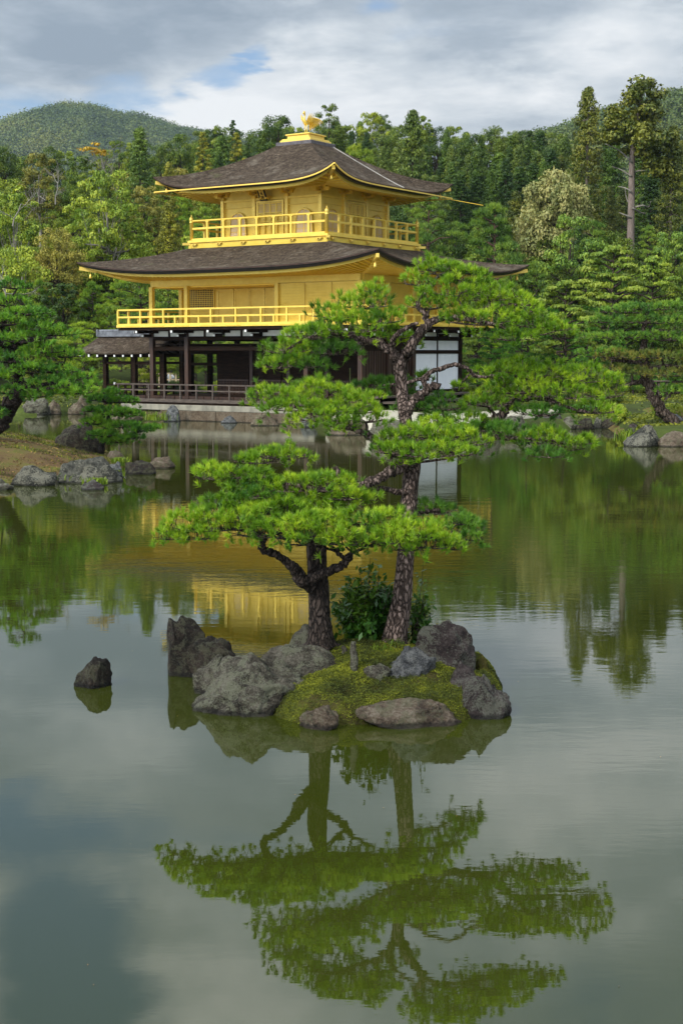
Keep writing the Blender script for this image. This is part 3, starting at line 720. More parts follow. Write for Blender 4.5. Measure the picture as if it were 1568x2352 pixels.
def railing(parent, hx, hy, cx_, cy_, z0, zb, zm, zt, step, rw_, mat, corner=None, sides=(0, 1, 2, 3), alt=False, ext=0.0, cap=False, name='railing'):
    for k in sides:
        f = place_side(k, (hx, hy, cx_, cy_)); L = hx if k % 2 == 0 else hy
        m = MB(); e = ext
        sbox(m, f, -L - e, L + e, -rw_ * .6, rw_ * .6, z0, zb); sbox(m, f, -L - e, L + e, -rw_ * .4, rw_ * .4, zm - rw_ * .45, zm + rw_ * .45)
        if cap: m.tube([f(-L, 0, zt), f(L, 0, zt)], rw_ * .42, 8)
        else: sbox(m, f, -L - e, L + e, -rw_ * .5, rw_ * .5, zt - rw_ * .8, zt)
        r_ = m.build(name, mat, parent)
        n = max(1, round(2 * L / step))
        for i in range(0 if corner is None else 1, n + (1 if corner is None else 0)):
            a = -L + 2 * L * i / n
            if corner is None and i == n and k < 3 and len(sides) > 1: continue
            m = MB(); top = zt - rw_ * .8 if not cap else zt - rw_ * .4
            if alt and i % 2: top = zm
            sbox(m, f, a - rw_ * .5, a + rw_ * .5, -rw_ * .48, rw_ * .48, zb, top)
            if cap: sbox(m, f, a - rw_ * .9, a + rw_ * .9, -rw_ * .55, rw_ * .55, top - .035, top + .01)
            m.build('rail_post', mat, r_)
        if corner:
            x = f(-L, 0, 0); m = MB(); m.lathe((x[0], x[1], z0), corner, 14); m.build('corner_post', M['gold_bright'], r_, True)
railing(pav, B3, B3, 0, 0, 8.16, 8.25, 8.70, 9.05, .947, .10, M['gold'],
        corner=[(.085, 0), (.085, .80), (.10, .81), (.10, .84), (.075, .86), (.095, .90), (.095, 1.0), (.07, 1.05), (.03, 1.09), (.022, 1.12), (.008, 1.20)], cap=True)

# --- second storey
H2 = (HL, HW, OU, OV); f0 = place_side(0, H2); vs = OV - HW
A = lambda u: u - OU
PU = [-5.047, -2.95, -.86, 2.15, 3.6, 5.0, 6.473]
zd = 4.28; zt2 = 6.4
m = MB().box((-4.98, -3.05, zd), (2.2, 3.12, zt2)).box((2.2, vs + .05, zd), (6.40, 3.12, zt2)); w2 = m.build('middle_wall', M['gold'], pav)
w2['label'] = 'gold wall of the middle storey, set back under a porch at its left'
m = MB()                                                         # head beam on the outer line
for k in range(4): sbox(m, place_side(k, H2), *((-HL, HL) if k % 2 == 0 else (-HW + .09, HW - .09)), -.08, .08, 6.02, 6.42)
m.build('head_beam', M['gold'], pav)
MB().box((-5.0, vs + .08, 5.96), (2.2, -3.05, 6.02)).build('porch_ceiling', M['gold_soffit'], pav)
for u in (-5.047, -2.95, 2.15, 6.473): MB().box((u - .1, vs - .1, zd), (u + .1, vs + .1, 6.02)).build('post', M['gold'], pav, bevel=.012)
for v in (-3.08, -1.05, 1.05, 3.194):
    MB().box((6.373, v - .1, zd), (6.573, v + .1, 6.02)).build('post', M['gold_bright'], pav, bevel=.012)
    MB().box((-5.147, v - .1, zd), (-4.947, v + .1, 6.02)).build('post', M['gold'], pav, bevel=.012)
# shuttered panels on the projecting wall
for u0, u1 in ((2.26, 3.58), (3.62, 4.98), (5.02, 6.36)):
    m = MB(); v = vs + .05; m.box((u0, v - .03, 4.42), (u1, v + .01, 5.92)); d = m.build('shutter', M['gold_board'], pav)
    m = MB()
    for i in range(11): m.box((u0 + .04, v - .04, 4.5 + i * .13), (u1 - .04, v - .028, 4.508 + i * .13))
    m.box((u0, v - .06, 5.92), (u1, v, 5.99)); m.box((u0, v - .055, 4.30), (u1, v, 4.42))
    m.box((u0, v - .052, 4.42), (u0 + .035, v - .025, 5.92)); m.box((u1 - .035, v - .052, 4.42), (u1, v - .025, 5.92)); m.build('shutter_frame', M['gold'], d)
for v0, v1 in ((-4.98, -3.18), (-2.98, -1.15), (-.95, .95), (1.15, 3.09)):
    m = MB(); m.box((6.40, v0, 4.42), (6.44, v1, 5.92)); d = m.build('shutter', M['gold_board'], pav); m = MB()
    for i in range(11): m.box((6.438, v0 + .04, 4.5 + i * .13), (6.45, v1 - .04, 4.508 + i * .13))
    m.box((6.41, v0, 5.92), (6.46, v1, 5.99)); m.box((6.41, v0, 4.30), (6.46, v1, 4.42)); m.build('shutter_frame', M['gold'], d)
# recessed wall: lattice window, doors, small lattice
vr = -3.05
def lattice_window(u0, u1, z0, z1, nx, nz):
    m = MB().box((u0 - .06, vr - .06, z0 - .06), (u1 + .06, vr, z0)).box((u0 - .06, vr - .06, z1), (u1 + .06, vr, z1 + .06)).box((u0 - .06, vr - .06, z0), (u0, vr, z1)).box((u1, vr - .06, z0), (u1 + .06, vr, z1))
    wdo = m.build('window', M['gold'], pav); m = MB().box((u0, vr - .012, z0), (u1, vr + .01, z1)); m.build('window_back', M['black'], wdo)
    m = MB(); sx = (u1 - u0) / nx; sz = (z1 - z0) / nz
    for i in range(1, nx): m.box((u0 + i * sx - .011, vr - .05, z0), (u0 + i * sx + .011, vr - .02, z1))
    for i in range(1, nz): m.box((u0, vr - .046, z0 + i * sz - .010), (u1, vr - .022, z0 + i * sz + .010))
    m.build('lattice', M['gold'], wdo)
lattice_window(-4.55, -3.10, 5.13, 5.95, 14, 9)
lattice_window(.55, 1.0, 5.13, 5.88, 4, 8)
for u0, u1 in ((-2.85, -1.9), (-1.84, -1.0), (-.96, -.12), (-.08, .42), (1.08, 2.08)):
    m = MB().box((u0, vr - .03, 4.4), (u1, vr, 5.93)); d = m.build('door_panel', M['gold'], pav)
    m = MB().box((u0, vr - .055, 4.4), (u0 + .05, vr - .028, 5.93)).box((u1 - .05, vr - .055, 4.4), (u1, vr - .028, 5.93)).box((u0 + .05, vr - .05, 5.86), (u1 - .05, vr - .028, 5.93)).box((u0 + .05, vr - .05, 4.4), (u1 - .05, vr - .028, 4.47))
    m.build('door_frame', M['gold_bright'], d)
m = MB().box((-4.55, vr - .04, 4.4), (-3.1, vr, 5.02)); m.build('wall_panel', M['gold_board'], pav)
# balcony of the second storey
b2 = MB().box((-6.20, OV - 5.36, 4.16), (7.65, OV + 5.36, 4.28)).build('lower_balcony', M['gold'], pav, bevel=.01)
m = MB()
for i in range(9): m.box((-5.6 + i * 1.45, OV - 5.372, 4.20), (-4.75 + i * 1.45, OV - 5.358, 4.225))
for i in range(7): m.box((7.648, -5.6 + i * 1.45, 4.20), (7.662, -4.75 + i * 1.45, 4.225))
m.build('deck_slot', M['gold_soffit'], b2)
railing(pav, 6.86, 5.28, OU, OV, 4.28, 4.33, 4.63, 4.99, .69, .085, M['gold'], alt=True)
m = MB()
for i in range(44): m.box((-6.1 + i * .315, OV - 5.24, 4.08), (-6.02 + i * .315, OV + 5.24, 4.16))
m.box((-6.12, OV - 5.3, 4.03), (7.56, OV - 5.2, 4.12)); m.box((7.44, OV - 5.19, 4.03), (7.56, OV + 5.2, 4.12)); m.build('balcony_joists', M['darkwood'], pav)

# --- first storey
PS = [-5.047, -2.95, -.86, 1.24, 3.7, 6.473]
for u in (-5.047, -2.95, 3.7, 6.473): MB().box((u - .11, vs - .11, .95), (u + .11, vs + .11, 4.05)).build('post', M['redwood'], pav, bevel=.015)
for v in (-3.08, -1.0, 1.15, 3.194): h_ = .05 if v == 1.15 else .11; MB().box((6.363, v - h_, .95), (6.583 if h_ > .1 else 6.5, v + h_, 4.05)).build('post', M['redwood' if v < 0 else 'darkwood'], pav, bevel=.015)
for v in (-3.08, -1.0, 1.15, 3.194): MB().box((-5.157, v - .11, .95), (-4.937, v + .11, 4.05)).build('post', M['darkwood'], pav, bevel=.015)
for u in (-2.95, -.86, 1.24, 3.34): MB().box((u - .11, 3.084, .95), (u + .11, 3.304, 4.05)).build('post', M['darkwood'], pav, bevel=.015)
m = MB()
for k in range(4):
    f = place_side(k, H2); L = HL if k % 2 == 0 else HW; sbox(m, f, -L, L, -.07, .07, 3.58, 3.75); sbox(m, f, -L, L, -.06, .06, 4.0, 4.05)
m.build('tie_beam', M['darkwood'], pav)
m = MB(); sbox(m, f0, -HL, A(3.3), -.05, .05, 3.12, 3.3); m.build('lintel', M['darkwood'], pav)
for a0, a1 in [(PS[i], PS[i + 1]) for i in range(5)]:            # plaster strips above the beam
    c_ = (a0 + a1) / 2
    for q0, q1 in ((a0 + .11, c_ - .06), (c_ + .06, a1 - .11)): MB().box((q0, vs - .02, 3.75), (q1, vs + .02, 4.0)).build('plaster_panel', M['plaster'], pav)
    MB().box((c_ - .06, vs - .04, 3.75), (c_ + .06, vs + .04, 4.0)).build('strut', M['darkwood'], pav)
for v0, v1 in ((-2.97, -1.11), (-.89, 1.04), (1.26, 3.08)): MB().box((6.45, v0, 3.75), (6.49, v1, 4.0)).build('plaster_panel', M['plaster'], pav)
# stepped bracket arms with white painted ends under the balcony
def arm(x, y, dx, dy):
    m = MB(); d = Vector((dx, dy, 0)); p = Vector((x, y, 0))
    m.bar(p + Vector((0, 0, 3.80)), p + d * .55 + Vector((0, 0, 3.80)), .12, .14); m.bar(p + Vector((0, 0, 3.97)), p + d * .98 + Vector((0, 0, 3.97)), .12, .14)
    s = Vector((-dy, dx, 0)); m.bar(p - s * .42 + Vector((0, 0, 3.96)), p + s * .42 + Vector((0, 0, 3.96)), .11, .12)
    o = m.build('bracket_arm', M['darkwood'], pav)
    m = MB(); e1 = p + d * .552; e2 = p + d * .982
    m.bar(e1 + Vector((0, 0, 3.79)), e1 + d * .03 + Vector((0, 0, 3.79)), .10, .10); m.build('white_tip', M['whitetip'], o); m = MB(); m.bar(e2 + Vector((0, 0, 3.96)), e2 + d * .03 + Vector((0, 0, 3.96)), .10, .10)
    m.build('white_tip', M['whitetip'], o)
for u in PS: arm(u, vs - .1, 0, -1)
for v in (-5.17, -3.08, -1.0, 1.15, 3.194): arm(6.57, v, 1, 0); arm(-5.14, v, -1, 0)
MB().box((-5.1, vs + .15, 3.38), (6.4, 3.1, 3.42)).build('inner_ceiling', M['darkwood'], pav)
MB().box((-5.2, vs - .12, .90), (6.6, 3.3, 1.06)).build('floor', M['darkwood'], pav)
# dark back walls and lattice dado, open bay at the left
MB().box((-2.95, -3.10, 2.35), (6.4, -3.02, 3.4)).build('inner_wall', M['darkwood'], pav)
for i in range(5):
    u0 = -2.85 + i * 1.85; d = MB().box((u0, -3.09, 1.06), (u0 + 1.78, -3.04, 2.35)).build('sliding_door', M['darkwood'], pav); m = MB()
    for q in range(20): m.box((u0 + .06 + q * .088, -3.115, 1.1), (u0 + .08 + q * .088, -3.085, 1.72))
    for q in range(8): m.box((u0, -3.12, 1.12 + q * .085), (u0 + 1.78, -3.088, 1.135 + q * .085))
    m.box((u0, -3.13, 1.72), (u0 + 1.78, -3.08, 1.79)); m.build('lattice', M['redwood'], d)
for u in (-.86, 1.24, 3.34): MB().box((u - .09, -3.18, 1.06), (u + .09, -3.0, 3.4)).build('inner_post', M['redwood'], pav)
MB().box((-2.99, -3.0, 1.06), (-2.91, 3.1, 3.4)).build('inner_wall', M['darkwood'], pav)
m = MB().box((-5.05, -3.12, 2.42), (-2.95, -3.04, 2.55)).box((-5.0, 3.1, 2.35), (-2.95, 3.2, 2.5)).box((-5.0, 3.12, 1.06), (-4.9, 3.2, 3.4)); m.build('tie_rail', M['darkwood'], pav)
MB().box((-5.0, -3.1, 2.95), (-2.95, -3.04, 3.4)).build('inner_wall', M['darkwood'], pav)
# east side: brown board doors, then white paper panels
for v0 in (-5.0, -4.05, -2.92, -1.95):
    d = MB().box((6.42, v0, 1.1), (6.46, v0 + .85, 3.1)).build('board_door', M['redwood'], pav); m = MB()
    for q in range(5): m.box((6.455, v0 + .02 + q * .2, 1.1), (6.475, v0 + .05 + q * .2, 3.1))
    m.build('door_batten', M['darkwood'], d)
MB().box((6.40, -5.1, 3.1), (6.46, -.9, 3.58)).build('wall_panel', M['darkwood'], pav)
for v0, v1 in ((-.84, 1.10), (1.20, 3.09)):
    MB().box((6.43, v0, 3.14), (6.47, v1, 3.56)).build('paper_panel', M['white'], pav); MB().box((6.43, v0, 1.36), (6.47, v1, 2.98)).build('paper_panel', M['white'], pav)
m = MB().box((6.40, -.9, 2.98), (6.52, 3.1, 3.14)).box((6.40, -.9, 1.24), (6.52, 3.1, 1.36)).box((6.39, -.95, 1.06), (6.53, -.84, 3.56)); m.build('panel_frame', M['darkwood'], pav)
# veranda over the water and its railing
ver = MB().box((-6.2, OV - 5.34, .80), (7.35, vs - .13, .88)).box((-6.2, vs - .13, .80), (-5.2, 3.3, .88)).build('veranda', M['greywood'], pav)
m = MB().box((-6.15, OV - 5.28, .66), (7.3, OV - 5.12, .80)); m.build('veranda_beam', M['darkwood'], ver)
for i in range(7): MB().box((-5.6 + i * 2.0, OV - 5.26, .05 if i < 0 else .42), (-5.44 + i * 2.0, OV - 5.10, .66)).build('veranda_post', M['darkwood'], ver)
m = MB()
for i in range(16): m.box((-6.2 + i * .86, vs - .14, .88), (-5.38 + i * .86, vs - .12, 1.05))
m.build('step_board', M['redwood'], ver)
railing(pav, 5.6, 5.28, -.6, OV, .88, .95, 1.33, 1.62, .93, .07, M['greywood'], sides=(0,), ext=.2)
railing(pav, 5.6, 1.0, -.6, OV - 4.28, .88, .95, 1.33, 1.62, .93, .07, M['greywood'], sides=(3,), ext=0)
MB().box((-6.44, OV - 5.33, 1.56), (-6.40, OV - 5.23, 1.66)).build('rail_cap', M['whitetip'], pav)
# broad steps along the east side
for u0, u1, z0, z1, v0, v1 in ((6.62, 7.35, 1.12, 1.20, -5.2, 3.3), (7.36, 8.0, .90, .985, -4.9, 2.9)):
    s_ = MB().box((u0, v0, z0), (u1, v1, z1)).build('step', M['greywood'], pav)
    for v in np.arange(v0 + .2, v1, 1.9): MB().box((u0 + .35, v, .8), (u0 + .5, v + .15, z0)).build('step_leg', M['darkwood'], s_)

# --- the fishing pavilion on the west side
sos = empty('fishing_pavilion', (BX, BY, 0), -BTH)
tag(sos, 'small open wooden fishing deck with gabled bark roof on posts at the temple\'s left side', 'pavilion')
u0, u1, ve, vrg, vn = -10.75, -5.75, -4.35, -2.75, -1.15; zE, zR = 3.02, 3.82
m = MB(); n = 10
for side, vv in ((0, ve), (1, vn)):
    P = []; fcs = []
    for i in range(n + 1):
        t_ = i / n; v = vv + (vrg - vv) * t_; z = zE + (zR - zE) * t_ ** 1.35
        for j in range(13):
            q = j / 12; P.append((u0 + (u1 - u0) * q, v, z + .10 * (abs(2 * q - 1) ** 3) * (1 - t_)))
    for i in range(n):
        for j in range(12):
            a = i * 13 + j; fcs.append((a, a + 1, a + 14, a + 13) if side == 0 else (a, a + 13, a + 14, a + 1))
    m.poly(P, fcs)
rf = m.build('roof', M['shingle'], sos, True); sm = rf.modifiers.new('thick', 'SOLIDIFY'); sm.thickness = .10; sm.offset = -1
m = MB().box((u0 + .12, vrg - .16, zR - .02), (u1, vrg + .16, zR + .13)).box((u0 + .06, vrg - .11, zR + .13), (u1, vrg + .11, zR + .22)); m.tube([(u0, vrg, zR + .26), (u1, vrg, zR + .26)], .085, 10)
m.box((u0 - .02, vrg - .15, zR - .02), (u0 + .10, vrg + .15, zR + .34)); m.build('ridge', M['slate'], rf, bevel=.01)
m = MB(); mt = MB()
for i in range(9):
    u = u0 + .25 + i * .56
    for vv, sgn in ((ve, 1), (vn, -1)):
        m.bar((u, vv + sgn * .08, zE - .13), (u, vrg, zR - .24), .07, .09); mt.box((u - .045, vv + sgn * .04, zE - .20), (u + .045, vv + sgn * .075, zE - .07))
m.build('rafters', M['darkwood'], rf); mt.build('white_tip', M['whitetip'], rf)
for u in (-9.35, -7.45, -5.62):
    for v in (-3.75, -1.75): MB().box((u - .11, v - .11, -.5), (u + .11, v + .11, 2.98)).build('post', M['darkwood'], sos, bevel=.012)
m = MB()
for v in (-3.75, -1.75): m.box((-9.9, v - .06, 2.80), (-5.6, v + .06, 2.96)); m.box((-9.35, v - .05, 2.46), (-5.6, v + .05, 2.58))
m.box((-9.41, -3.9, 2.47), (-9.29, -1.6, 2.59)); m.build('beam', M['darkwood'], sos)
MB().box((-9.6, -3.95, .80), (-5.3, -1.5, .90)).build('deck', M['greywood'], sos)
m = MB().box((-9.5, -3.88, .68), (-5.3, -3.76, .80)); m.build('deck_beam', M['darkwood'], sos)
railing(sos, 1.95, 1.0, -7.4, -2.75, .90, .95, 1.25, 1.50, .65, .06, M['darkwood'], sides=(0, 2, 3))

# --- stone embankment under the veranda
emb = empty('stone_embankment', (BX, BY, 0), -BTH); tag(emb, 'low embankment of tan stone blocks and pale coping along the temple front', 'embankment')
cp = MB().box((-6.0, -6.36, .44), (4.9, -5.3, .70)).build('coping', M['concrete'], emb, bevel=.02)
rs = random.Random(5); u = -3.6
while u < 4.9:
    L = rs.uniform(.9, 1.9); e = min(u + L, 4.9)
    MB().box((u, -6.42 + rs.uniform(0, .05), -.3), (e - .02, -5.6, .435)).build('stone_block', M['stone_block'], emb, bevel=.03); u = e
MB().box((-6.0, -6.2, -.3), (-3.62, -5.6, .43)).build('stone_block', M['stone_block'], emb, bevel=.03)
# ------------------------------------------------------------------ tree shapes
def tube_np(m, a, b, r0, r1, n=4, bend=0.0, rg=None):
    a = np.asarray(a, float); b = np.asarray(b, float)
    mid = (a + b) / 2 + (rg.normal(size=3) * bend * np.linalg.norm(b - a) if rg is not None else 0)
    m.tube([a, mid, b], [r0, (r0 + r1) / 2, r1], n, cap=False)
def mk_proto(name, H, R, trunkf, crownf, seed):
    rg = np.random.default_rng(seed); tm = MB(); cs, rad, extra = trunkf(tm, rg, H, R)
    me_t = bpy.data.meshes.new(name + '_trunk'); me_t.from_pydata(tm.v, [], tm.f); me_t.materials.append(M['bark']); me_t.polygons.foreach_set('use_smooth', [True] * len(me_t.polygons))
    V, Fc = crownf(cs, rad, rg)
    me_c = mesh_np(name + '_crown', V, Fc, M['broad'])
    return dict(H=H, R=R, t=me_t, c=me_c)
def conifer(lo=.22, n=150, k=1.0, droop=.25):
    def f(m, rg, H, R):
        m.tube([(0, 0, -.6), (0.05, 0, H * .3), (0, .05, H * .7), (0, 0, H * .98)], [R * .09, R * .075, R * .04, .03], 7, cap=False)
        cs = []; rad = []
        for i in range(n):
            t_ = lo + (1 - lo) * (i + rg.random()) / n; rr = R * (1 - ((t_ - lo) / (1 - lo)) ** 1.8) ** .8 * (.50 + .75 * rg.random()) + .12
            a = i * 2.399 + rg.normal() * .3; q = rr * (.45 + .55 * rg.random())
            z = t_ * H - droop * q; c = np.array([math.cos(a) * q, math.sin(a) * q, z]); cs.append(c); rad.append((.28 + .14 * rg.random()) * R * (1 - .5 * t_) * k)
            if i % 3 == 0: tube_np(m, (0, 0, z + q * .1), c, .06, .02, 4, .05, rg)
        cs.append(np.array([0, 0, H * .97])); rad.append(.13 * R)
        return cs, rad, None
    return f
def broadtree(n=100, cz=.60, rz=.40, cr=.26, trunk=.07, bare=0.0):
    def f(m, rg, H, R):
        m.tube([(0, 0, -.6), (.1, .1, H * .25), (-.1, .05, H * .5), (0, 0, H * .8)], [R * trunk * 1.3, R * trunk, R * trunk * .7, R * trunk * .25], 7, cap=False)
        cs = []; rad = []
        while len(cs) < n:
            d = unit(rg.normal(size=3)); q = .45 + .55 * rg.random() ** .5
            lump = 1 + .18 * math.sin(d[0] * 5 + 1) * math.cos(d[1] * 4 + d[2] * 3)
            c = np.array([d[0] * R * q * lump, d[1] * R * q * lump, H * cz + d[2] * H * rz * q]); cr_ = cr * R * (.6 + .7 * rg.random())
            c[2] = min(c[2], H - cr_ * .6)
            cs.append(c); rad.append(cr_)
            if len(cs) % 3 == 0: tube_np(m, (0, 0, H * (.25 + .35 * rg.random())), c, R * .018 + .03, .015, 4, .08, rg)
        return cs, rad, None
    return f
def padtree(n=26, lean=.12, lo=.32, pr=.34, trunkr=.055):
    def f(m, rg, H, R):
        P = catmull([(0, 0, -.5, R * trunkr * 1.3), (lean * H * .5, 0, H * .3, R * trunkr), (-lean * H * .3, .1, H * .6, R * trunkr * .7), (0, 0, H * .95, .05)], 4)
        m.tube(P[:, :3], P[:, 3], 8, cap=False)
        cs = []; rad = []
        for i in range(n):
            t_ = lo + (1 - lo) * (i + .5) / n; a = i * 2.399 + rg.normal() * .35
            rr = R * (1 - ((t_ - lo) / (1 - lo)) ** 2.2 * .75); q = rr * (.35 + .65 * rg.random()) if i % 3 else rr
            if i == n - 1: q = .1
            k = pr * R * (.65 + .5 * rg.random()) * (1.1 - .4 * t_); q = max(0, q - k * .4)
            z = t_ * H; c = np.array([math.cos(a) * q, math.sin(a) * q, min(z + .05 * q, H - .1)]); cs.append(c); rad.append(k)
            tube_np(m, (0, 0, z - .12 * q - .1), c - [0, 0, .1 * k], R * .014 + .02, .02, 5, .06, rg)
        return cs, rad, None
    return f
def leafcrown(per, size, wid=.55, flat=.7, up=.35):
    def f(cs, rad, rg):
        P, N = clump_points(cs, rad, flat, per, rg, up); s = size * (.6 + .8 * rg.random(len(P)))
        return leaf_arrays(P, N, s, wid, rg)
    return f
def tuftcrown(per, nn, ln, wd, flat=.28):
    def f(cs, rad, rg):
        P, N = clump_points(cs, rad, flat, per, rg, .0)
        D = unit(N * .6 + np.array([0, 0, .75])); P = np.repeat(P, nn, 0); D = np.repeat(D, nn, 0)
        D = unit(D + rg.normal(size=D.shape) * .55)
        return needle_arrays(P, D, ln * (.7 + .6 * rg.random(len(P))), np.full(len(P), wd), rg)
    return f
PROTO = {
    'conifer': [mk_proto('conifer', 15, 3.2, conifer(.18, 170), leafcrown(110, .115, .5, .5), s) for s in (1, 2, 3)],
    'bareconifer': [mk_proto('bareconifer', 16, 2.8, conifer(.42, 130), leafcrown(115, .115, .5, .5), s) for s in (4, 5)],
    'sugi': [mk_proto('sugi', 24, 4.0, conifer(.34, 170, .85, .1), leafcrown(130, .115, .6, .75), s) for s in (6, 7)],
    'sparse': [mk_proto('sparse', 13, 3.0, conifer(.15, 60, .9, .05), leafcrown(110, .14, .5, .5), s) for s in (8,)],
    'broad': [mk_proto('broad', 10, 4.3, broadtree(95), leafcrown(190, .115, .6, .6), s) for s in (11, 12, 13)],
    'loose': [mk_proto('loose', 10, 4.0, broadtree(80, .58, .42, .20), leafcrown(180, .12, .6, .5), s) for s in (14, 15)],
    'round': [mk_proto('round', 9, 3.8, broadtree(210, .62, .36, .22), leafcrown(130, .13, .6, .75), s) for s in (16,)],
    'maple': [mk_proto('maple', 7, 4.5, padtree(34, .05, .3, .30, .03), leafcrown(330, .13, .6, .22, .0), s) for s in (17, 18)],
    'pine': [mk_proto('pine', 8, 4.0, padtree(30, .08, .25, .32), tuftcrown(75, 6, .30, .06), s) for s in (19, 20, 21)],
    'shrub': [mk_proto('shrub', 1.6, 1.5, broadtree(45, .5, .45, .32, .03), leafcrown(110, .07, .6, .7), s) for s in (22, 23)],
}
for k in PROTO:
    for p in PROTO[k]: p['top'] = max(v.co.z for v in p['c'].vertices)
rT = random.Random(77); TCNT = {}
KNAME = {'conifer': 'conifer_tree', 'bareconifer': 'conifer_tree', 'sugi': 'cedar_tree', 'sparse': 'conifer_tree', 'broad': 'broadleaf_tree', 'loose': 'broadleaf_tree', 'round': 'chinquapin_tree', 'maple': 'maple_tree', 'pine': 'pine_tree', 'shrub': 'shrub'}
def plant(kind, x, top, hw, Y, mat, label, group=None, barkm='bark', z=None, maxratio=1.5, cat=None):
    p = PROTO[kind][rT.randrange(len(PROTO[kind]))]
    P = at(x, top, Y); gx, gy = P[0], P[1]; gz = tz(gx, gy) if z is None else z
    H = max(P[2] - gz, .4); sz = H / p['top']; sx = hw * Y / F / p['R']
    if sz / sx > maxratio: gz = P[2] - p['top'] * sx * maxratio * 1.0; sz = sx * maxratio; gz0 = tz(gx, gy)
    r = empty(KNAME[kind], (gx, gy, gz), rT.uniform(0, 6.28)); r.scale = (sx, sx, sz)
    tag(r, label, cat or ('shrub' if kind == 'shrub' else 'tree'), group)
    for nm, me, mt in (('trunk', p['t'], barkm), ('crown', p['c'], mat)):
        o = bpy.data.objects.new(nm, me); C.objects.link(o); o.parent = r
        o.material_slots[0].link = 'OBJECT'; o.material_slots[0].material = M[mt]
    return r
def interp(pts, x): return float(np.interp(x, [p[0] for p in pts], [p[1] for p in pts]))
def row(x0, x1, step, Y, tops, hw, kinds, label, group, jit=.35, maxratio=1.9):
    x = x0
    while x < x1:
        xx = x + rT.uniform(-jit, jit) * step; kind, mat = kinds[rT.randrange(len(kinds))]
        plant(kind, xx, interp(tops, xx) + rT.uniform(-16, 20), hw * rT.uniform(.7, 1.45), Y + rT.uniform(-4, 4), mat, label, group, maxratio=maxratio); x += step
skyl = [(440, 312), (540, 292), (600, 285), (640, 272), (700, 282), (760, 268), (850, 268), (900, 275), (1000, 280), (1100, 290), (1260, 292), (1340, 300)]
row(455, 1330, 31, 172, skyl, 33, [('conifer', 'hinoki'), ('broad', 'broad_dark'), ('broad', 'cedar_grey'), ('loose', 'broad'), ('loose', 'broad_dark')], 'dark tree on the ridge line of the hill behind the temple', 'trees along the wooded ridge')
row(470, 1330, 34, 158, [(x, y + 26) for x, y in skyl], 36, [('conifer', 'hinoki'), ('broad', 'broad_dark'), ('loose', 'cedar_grey'), ('conifer', 'broad_dark')], 'dark green tree just below the ridge behind the temple', 'trees just below the ridge')
row(880, 1300, 32, 143, [(880, 345), (1300, 330)], 36, [('bareconifer', 'hinoki'), ('conifer', 'cedar_grey'), ('conifer', 'broad_dark')], 'dark straight conifer in the dense stand right of the upper roof', 'dense conifer stand')
row(1040, 1280, 26, 133, [(1040, 380), (1300, 350)], 32, [('bareconifer', 'hinoki')], 'dark conifer with bare lower trunk at the edge of the stand', 'conifers at the stand edge')
row(450, 900, 42, 140, [(450, 345), (700, 335), (900, 345)], 34, [('conifer', 'hinoki'), ('broad', 'broad_dark')], 'dark tree on the slope seen beside the upper roof', 'dark trees beside the upper roof')
row(-30, 480, 44, 152, [(0, 345), (150, 345), (330, 318), (480, 318)], 38, [('broad', 'broad_dark'), ('broad', 'broad'), ('loose', 'broad')], 'green tree on the far wooded slope below the mountain', 'trees on the far left slope')
row(-30, 460, 46, 135, [(0, 405), (200, 400), (460, 385)], 44, [('broad', 'broad_dark'), ('broad', 'broad'), ('loose', 'olive')], 'mid green tree on the left slope', 'trees on the left slope')
row(-40, 500, 52, 117, [(0, 470), (230, 455), (500, 440)], 52, [('loose', 'lime'), ('broad', 'broad'), ('loose', 'broad'), ('pine', 'pine_green'), ('broad', 'olive')], 'green tree in the wood left of the temple', 'trees in the wood left of the temple')
row(-40, 440, 58, 102, [(0, 555), (440, 545)], 58, [('loose', 'lime'), ('broad', 'lime'), ('loose', 'olive'), ('loose', 'broad'), ('broad', 'broad')], 'leafy tree at the edge of the wood left of the temple', 'trees at the wood edge')
row(-40, 430, 62, 92, [(0, 650), (430, 640)], 60, [('pine', 'pine_green'), ('broad', 'broad'), ('loose', 'lime'), ('loose', 'broad_dark')], 'garden tree behind the left pond bank', 'garden trees behind the left bank')
row(1240, 1640, 46, 138, [(1240, 345), (1400, 320), (1640, 300)], 36, [('sugi', 'sugi'), ('conifer', 'hinoki')], 'tall dark cedar in the wood at the right', 'cedars in the right wood')
row(1180, 1640, 44, 124, [(1180, 430), (1640, 400)], 38, [('bareconifer', 'hinoki'), ('conifer', 'cedar_grey'), ('sugi', 'sugi')], 'shaded conifer in the right wood', 'shaded conifers in the right wood')
row(900, 1640, 52, 108, [(900, 480), (1100, 500), (1640, 530)], 50, [('broad', 'broad_dark'), ('pine', 'pine_blue'), ('conifer', 'hinoki')], 'dark garden tree in front of the right wood', 'dark garden trees at right')
row(900, 1640, 58, 95, [(900, 570), (1200, 590), (1640, 610)], 56, [('pine', 'pine_blue'), ('broad', 'broad_dark'), ('maple', 'maple')], 'garden tree beyond the gravel terrace', 'garden trees beyond the terrace')
row(1040, 1640, 58, 84, [(1040, 690), (1640, 720)], 54, [('pine', 'needle_bank'), ('broad', 'broad_dark'), ('pine', 'pine_blue')], 'low dark pine behind the right bank', 'low pines behind the right bank')
row(1060, 1640, 44, 74, [(1060, 810), (1300, 850), (1640, 850)], 36, [('broad', 'broad_dark'), ('pine', 'needle_bank')], 'small dark tree behind the terrace', 'small trees behind the terrace', .35, 1.1)
row(40, 560, 42, 82, [(40, 770), (560, 780)], 40, [('broad', 'broad'), ('pine', 'pine_green'), ('broad', 'lime')], 'bright green garden tree behind the fishing deck', 'garden trees behind the fishing deck', .35, 1.1)
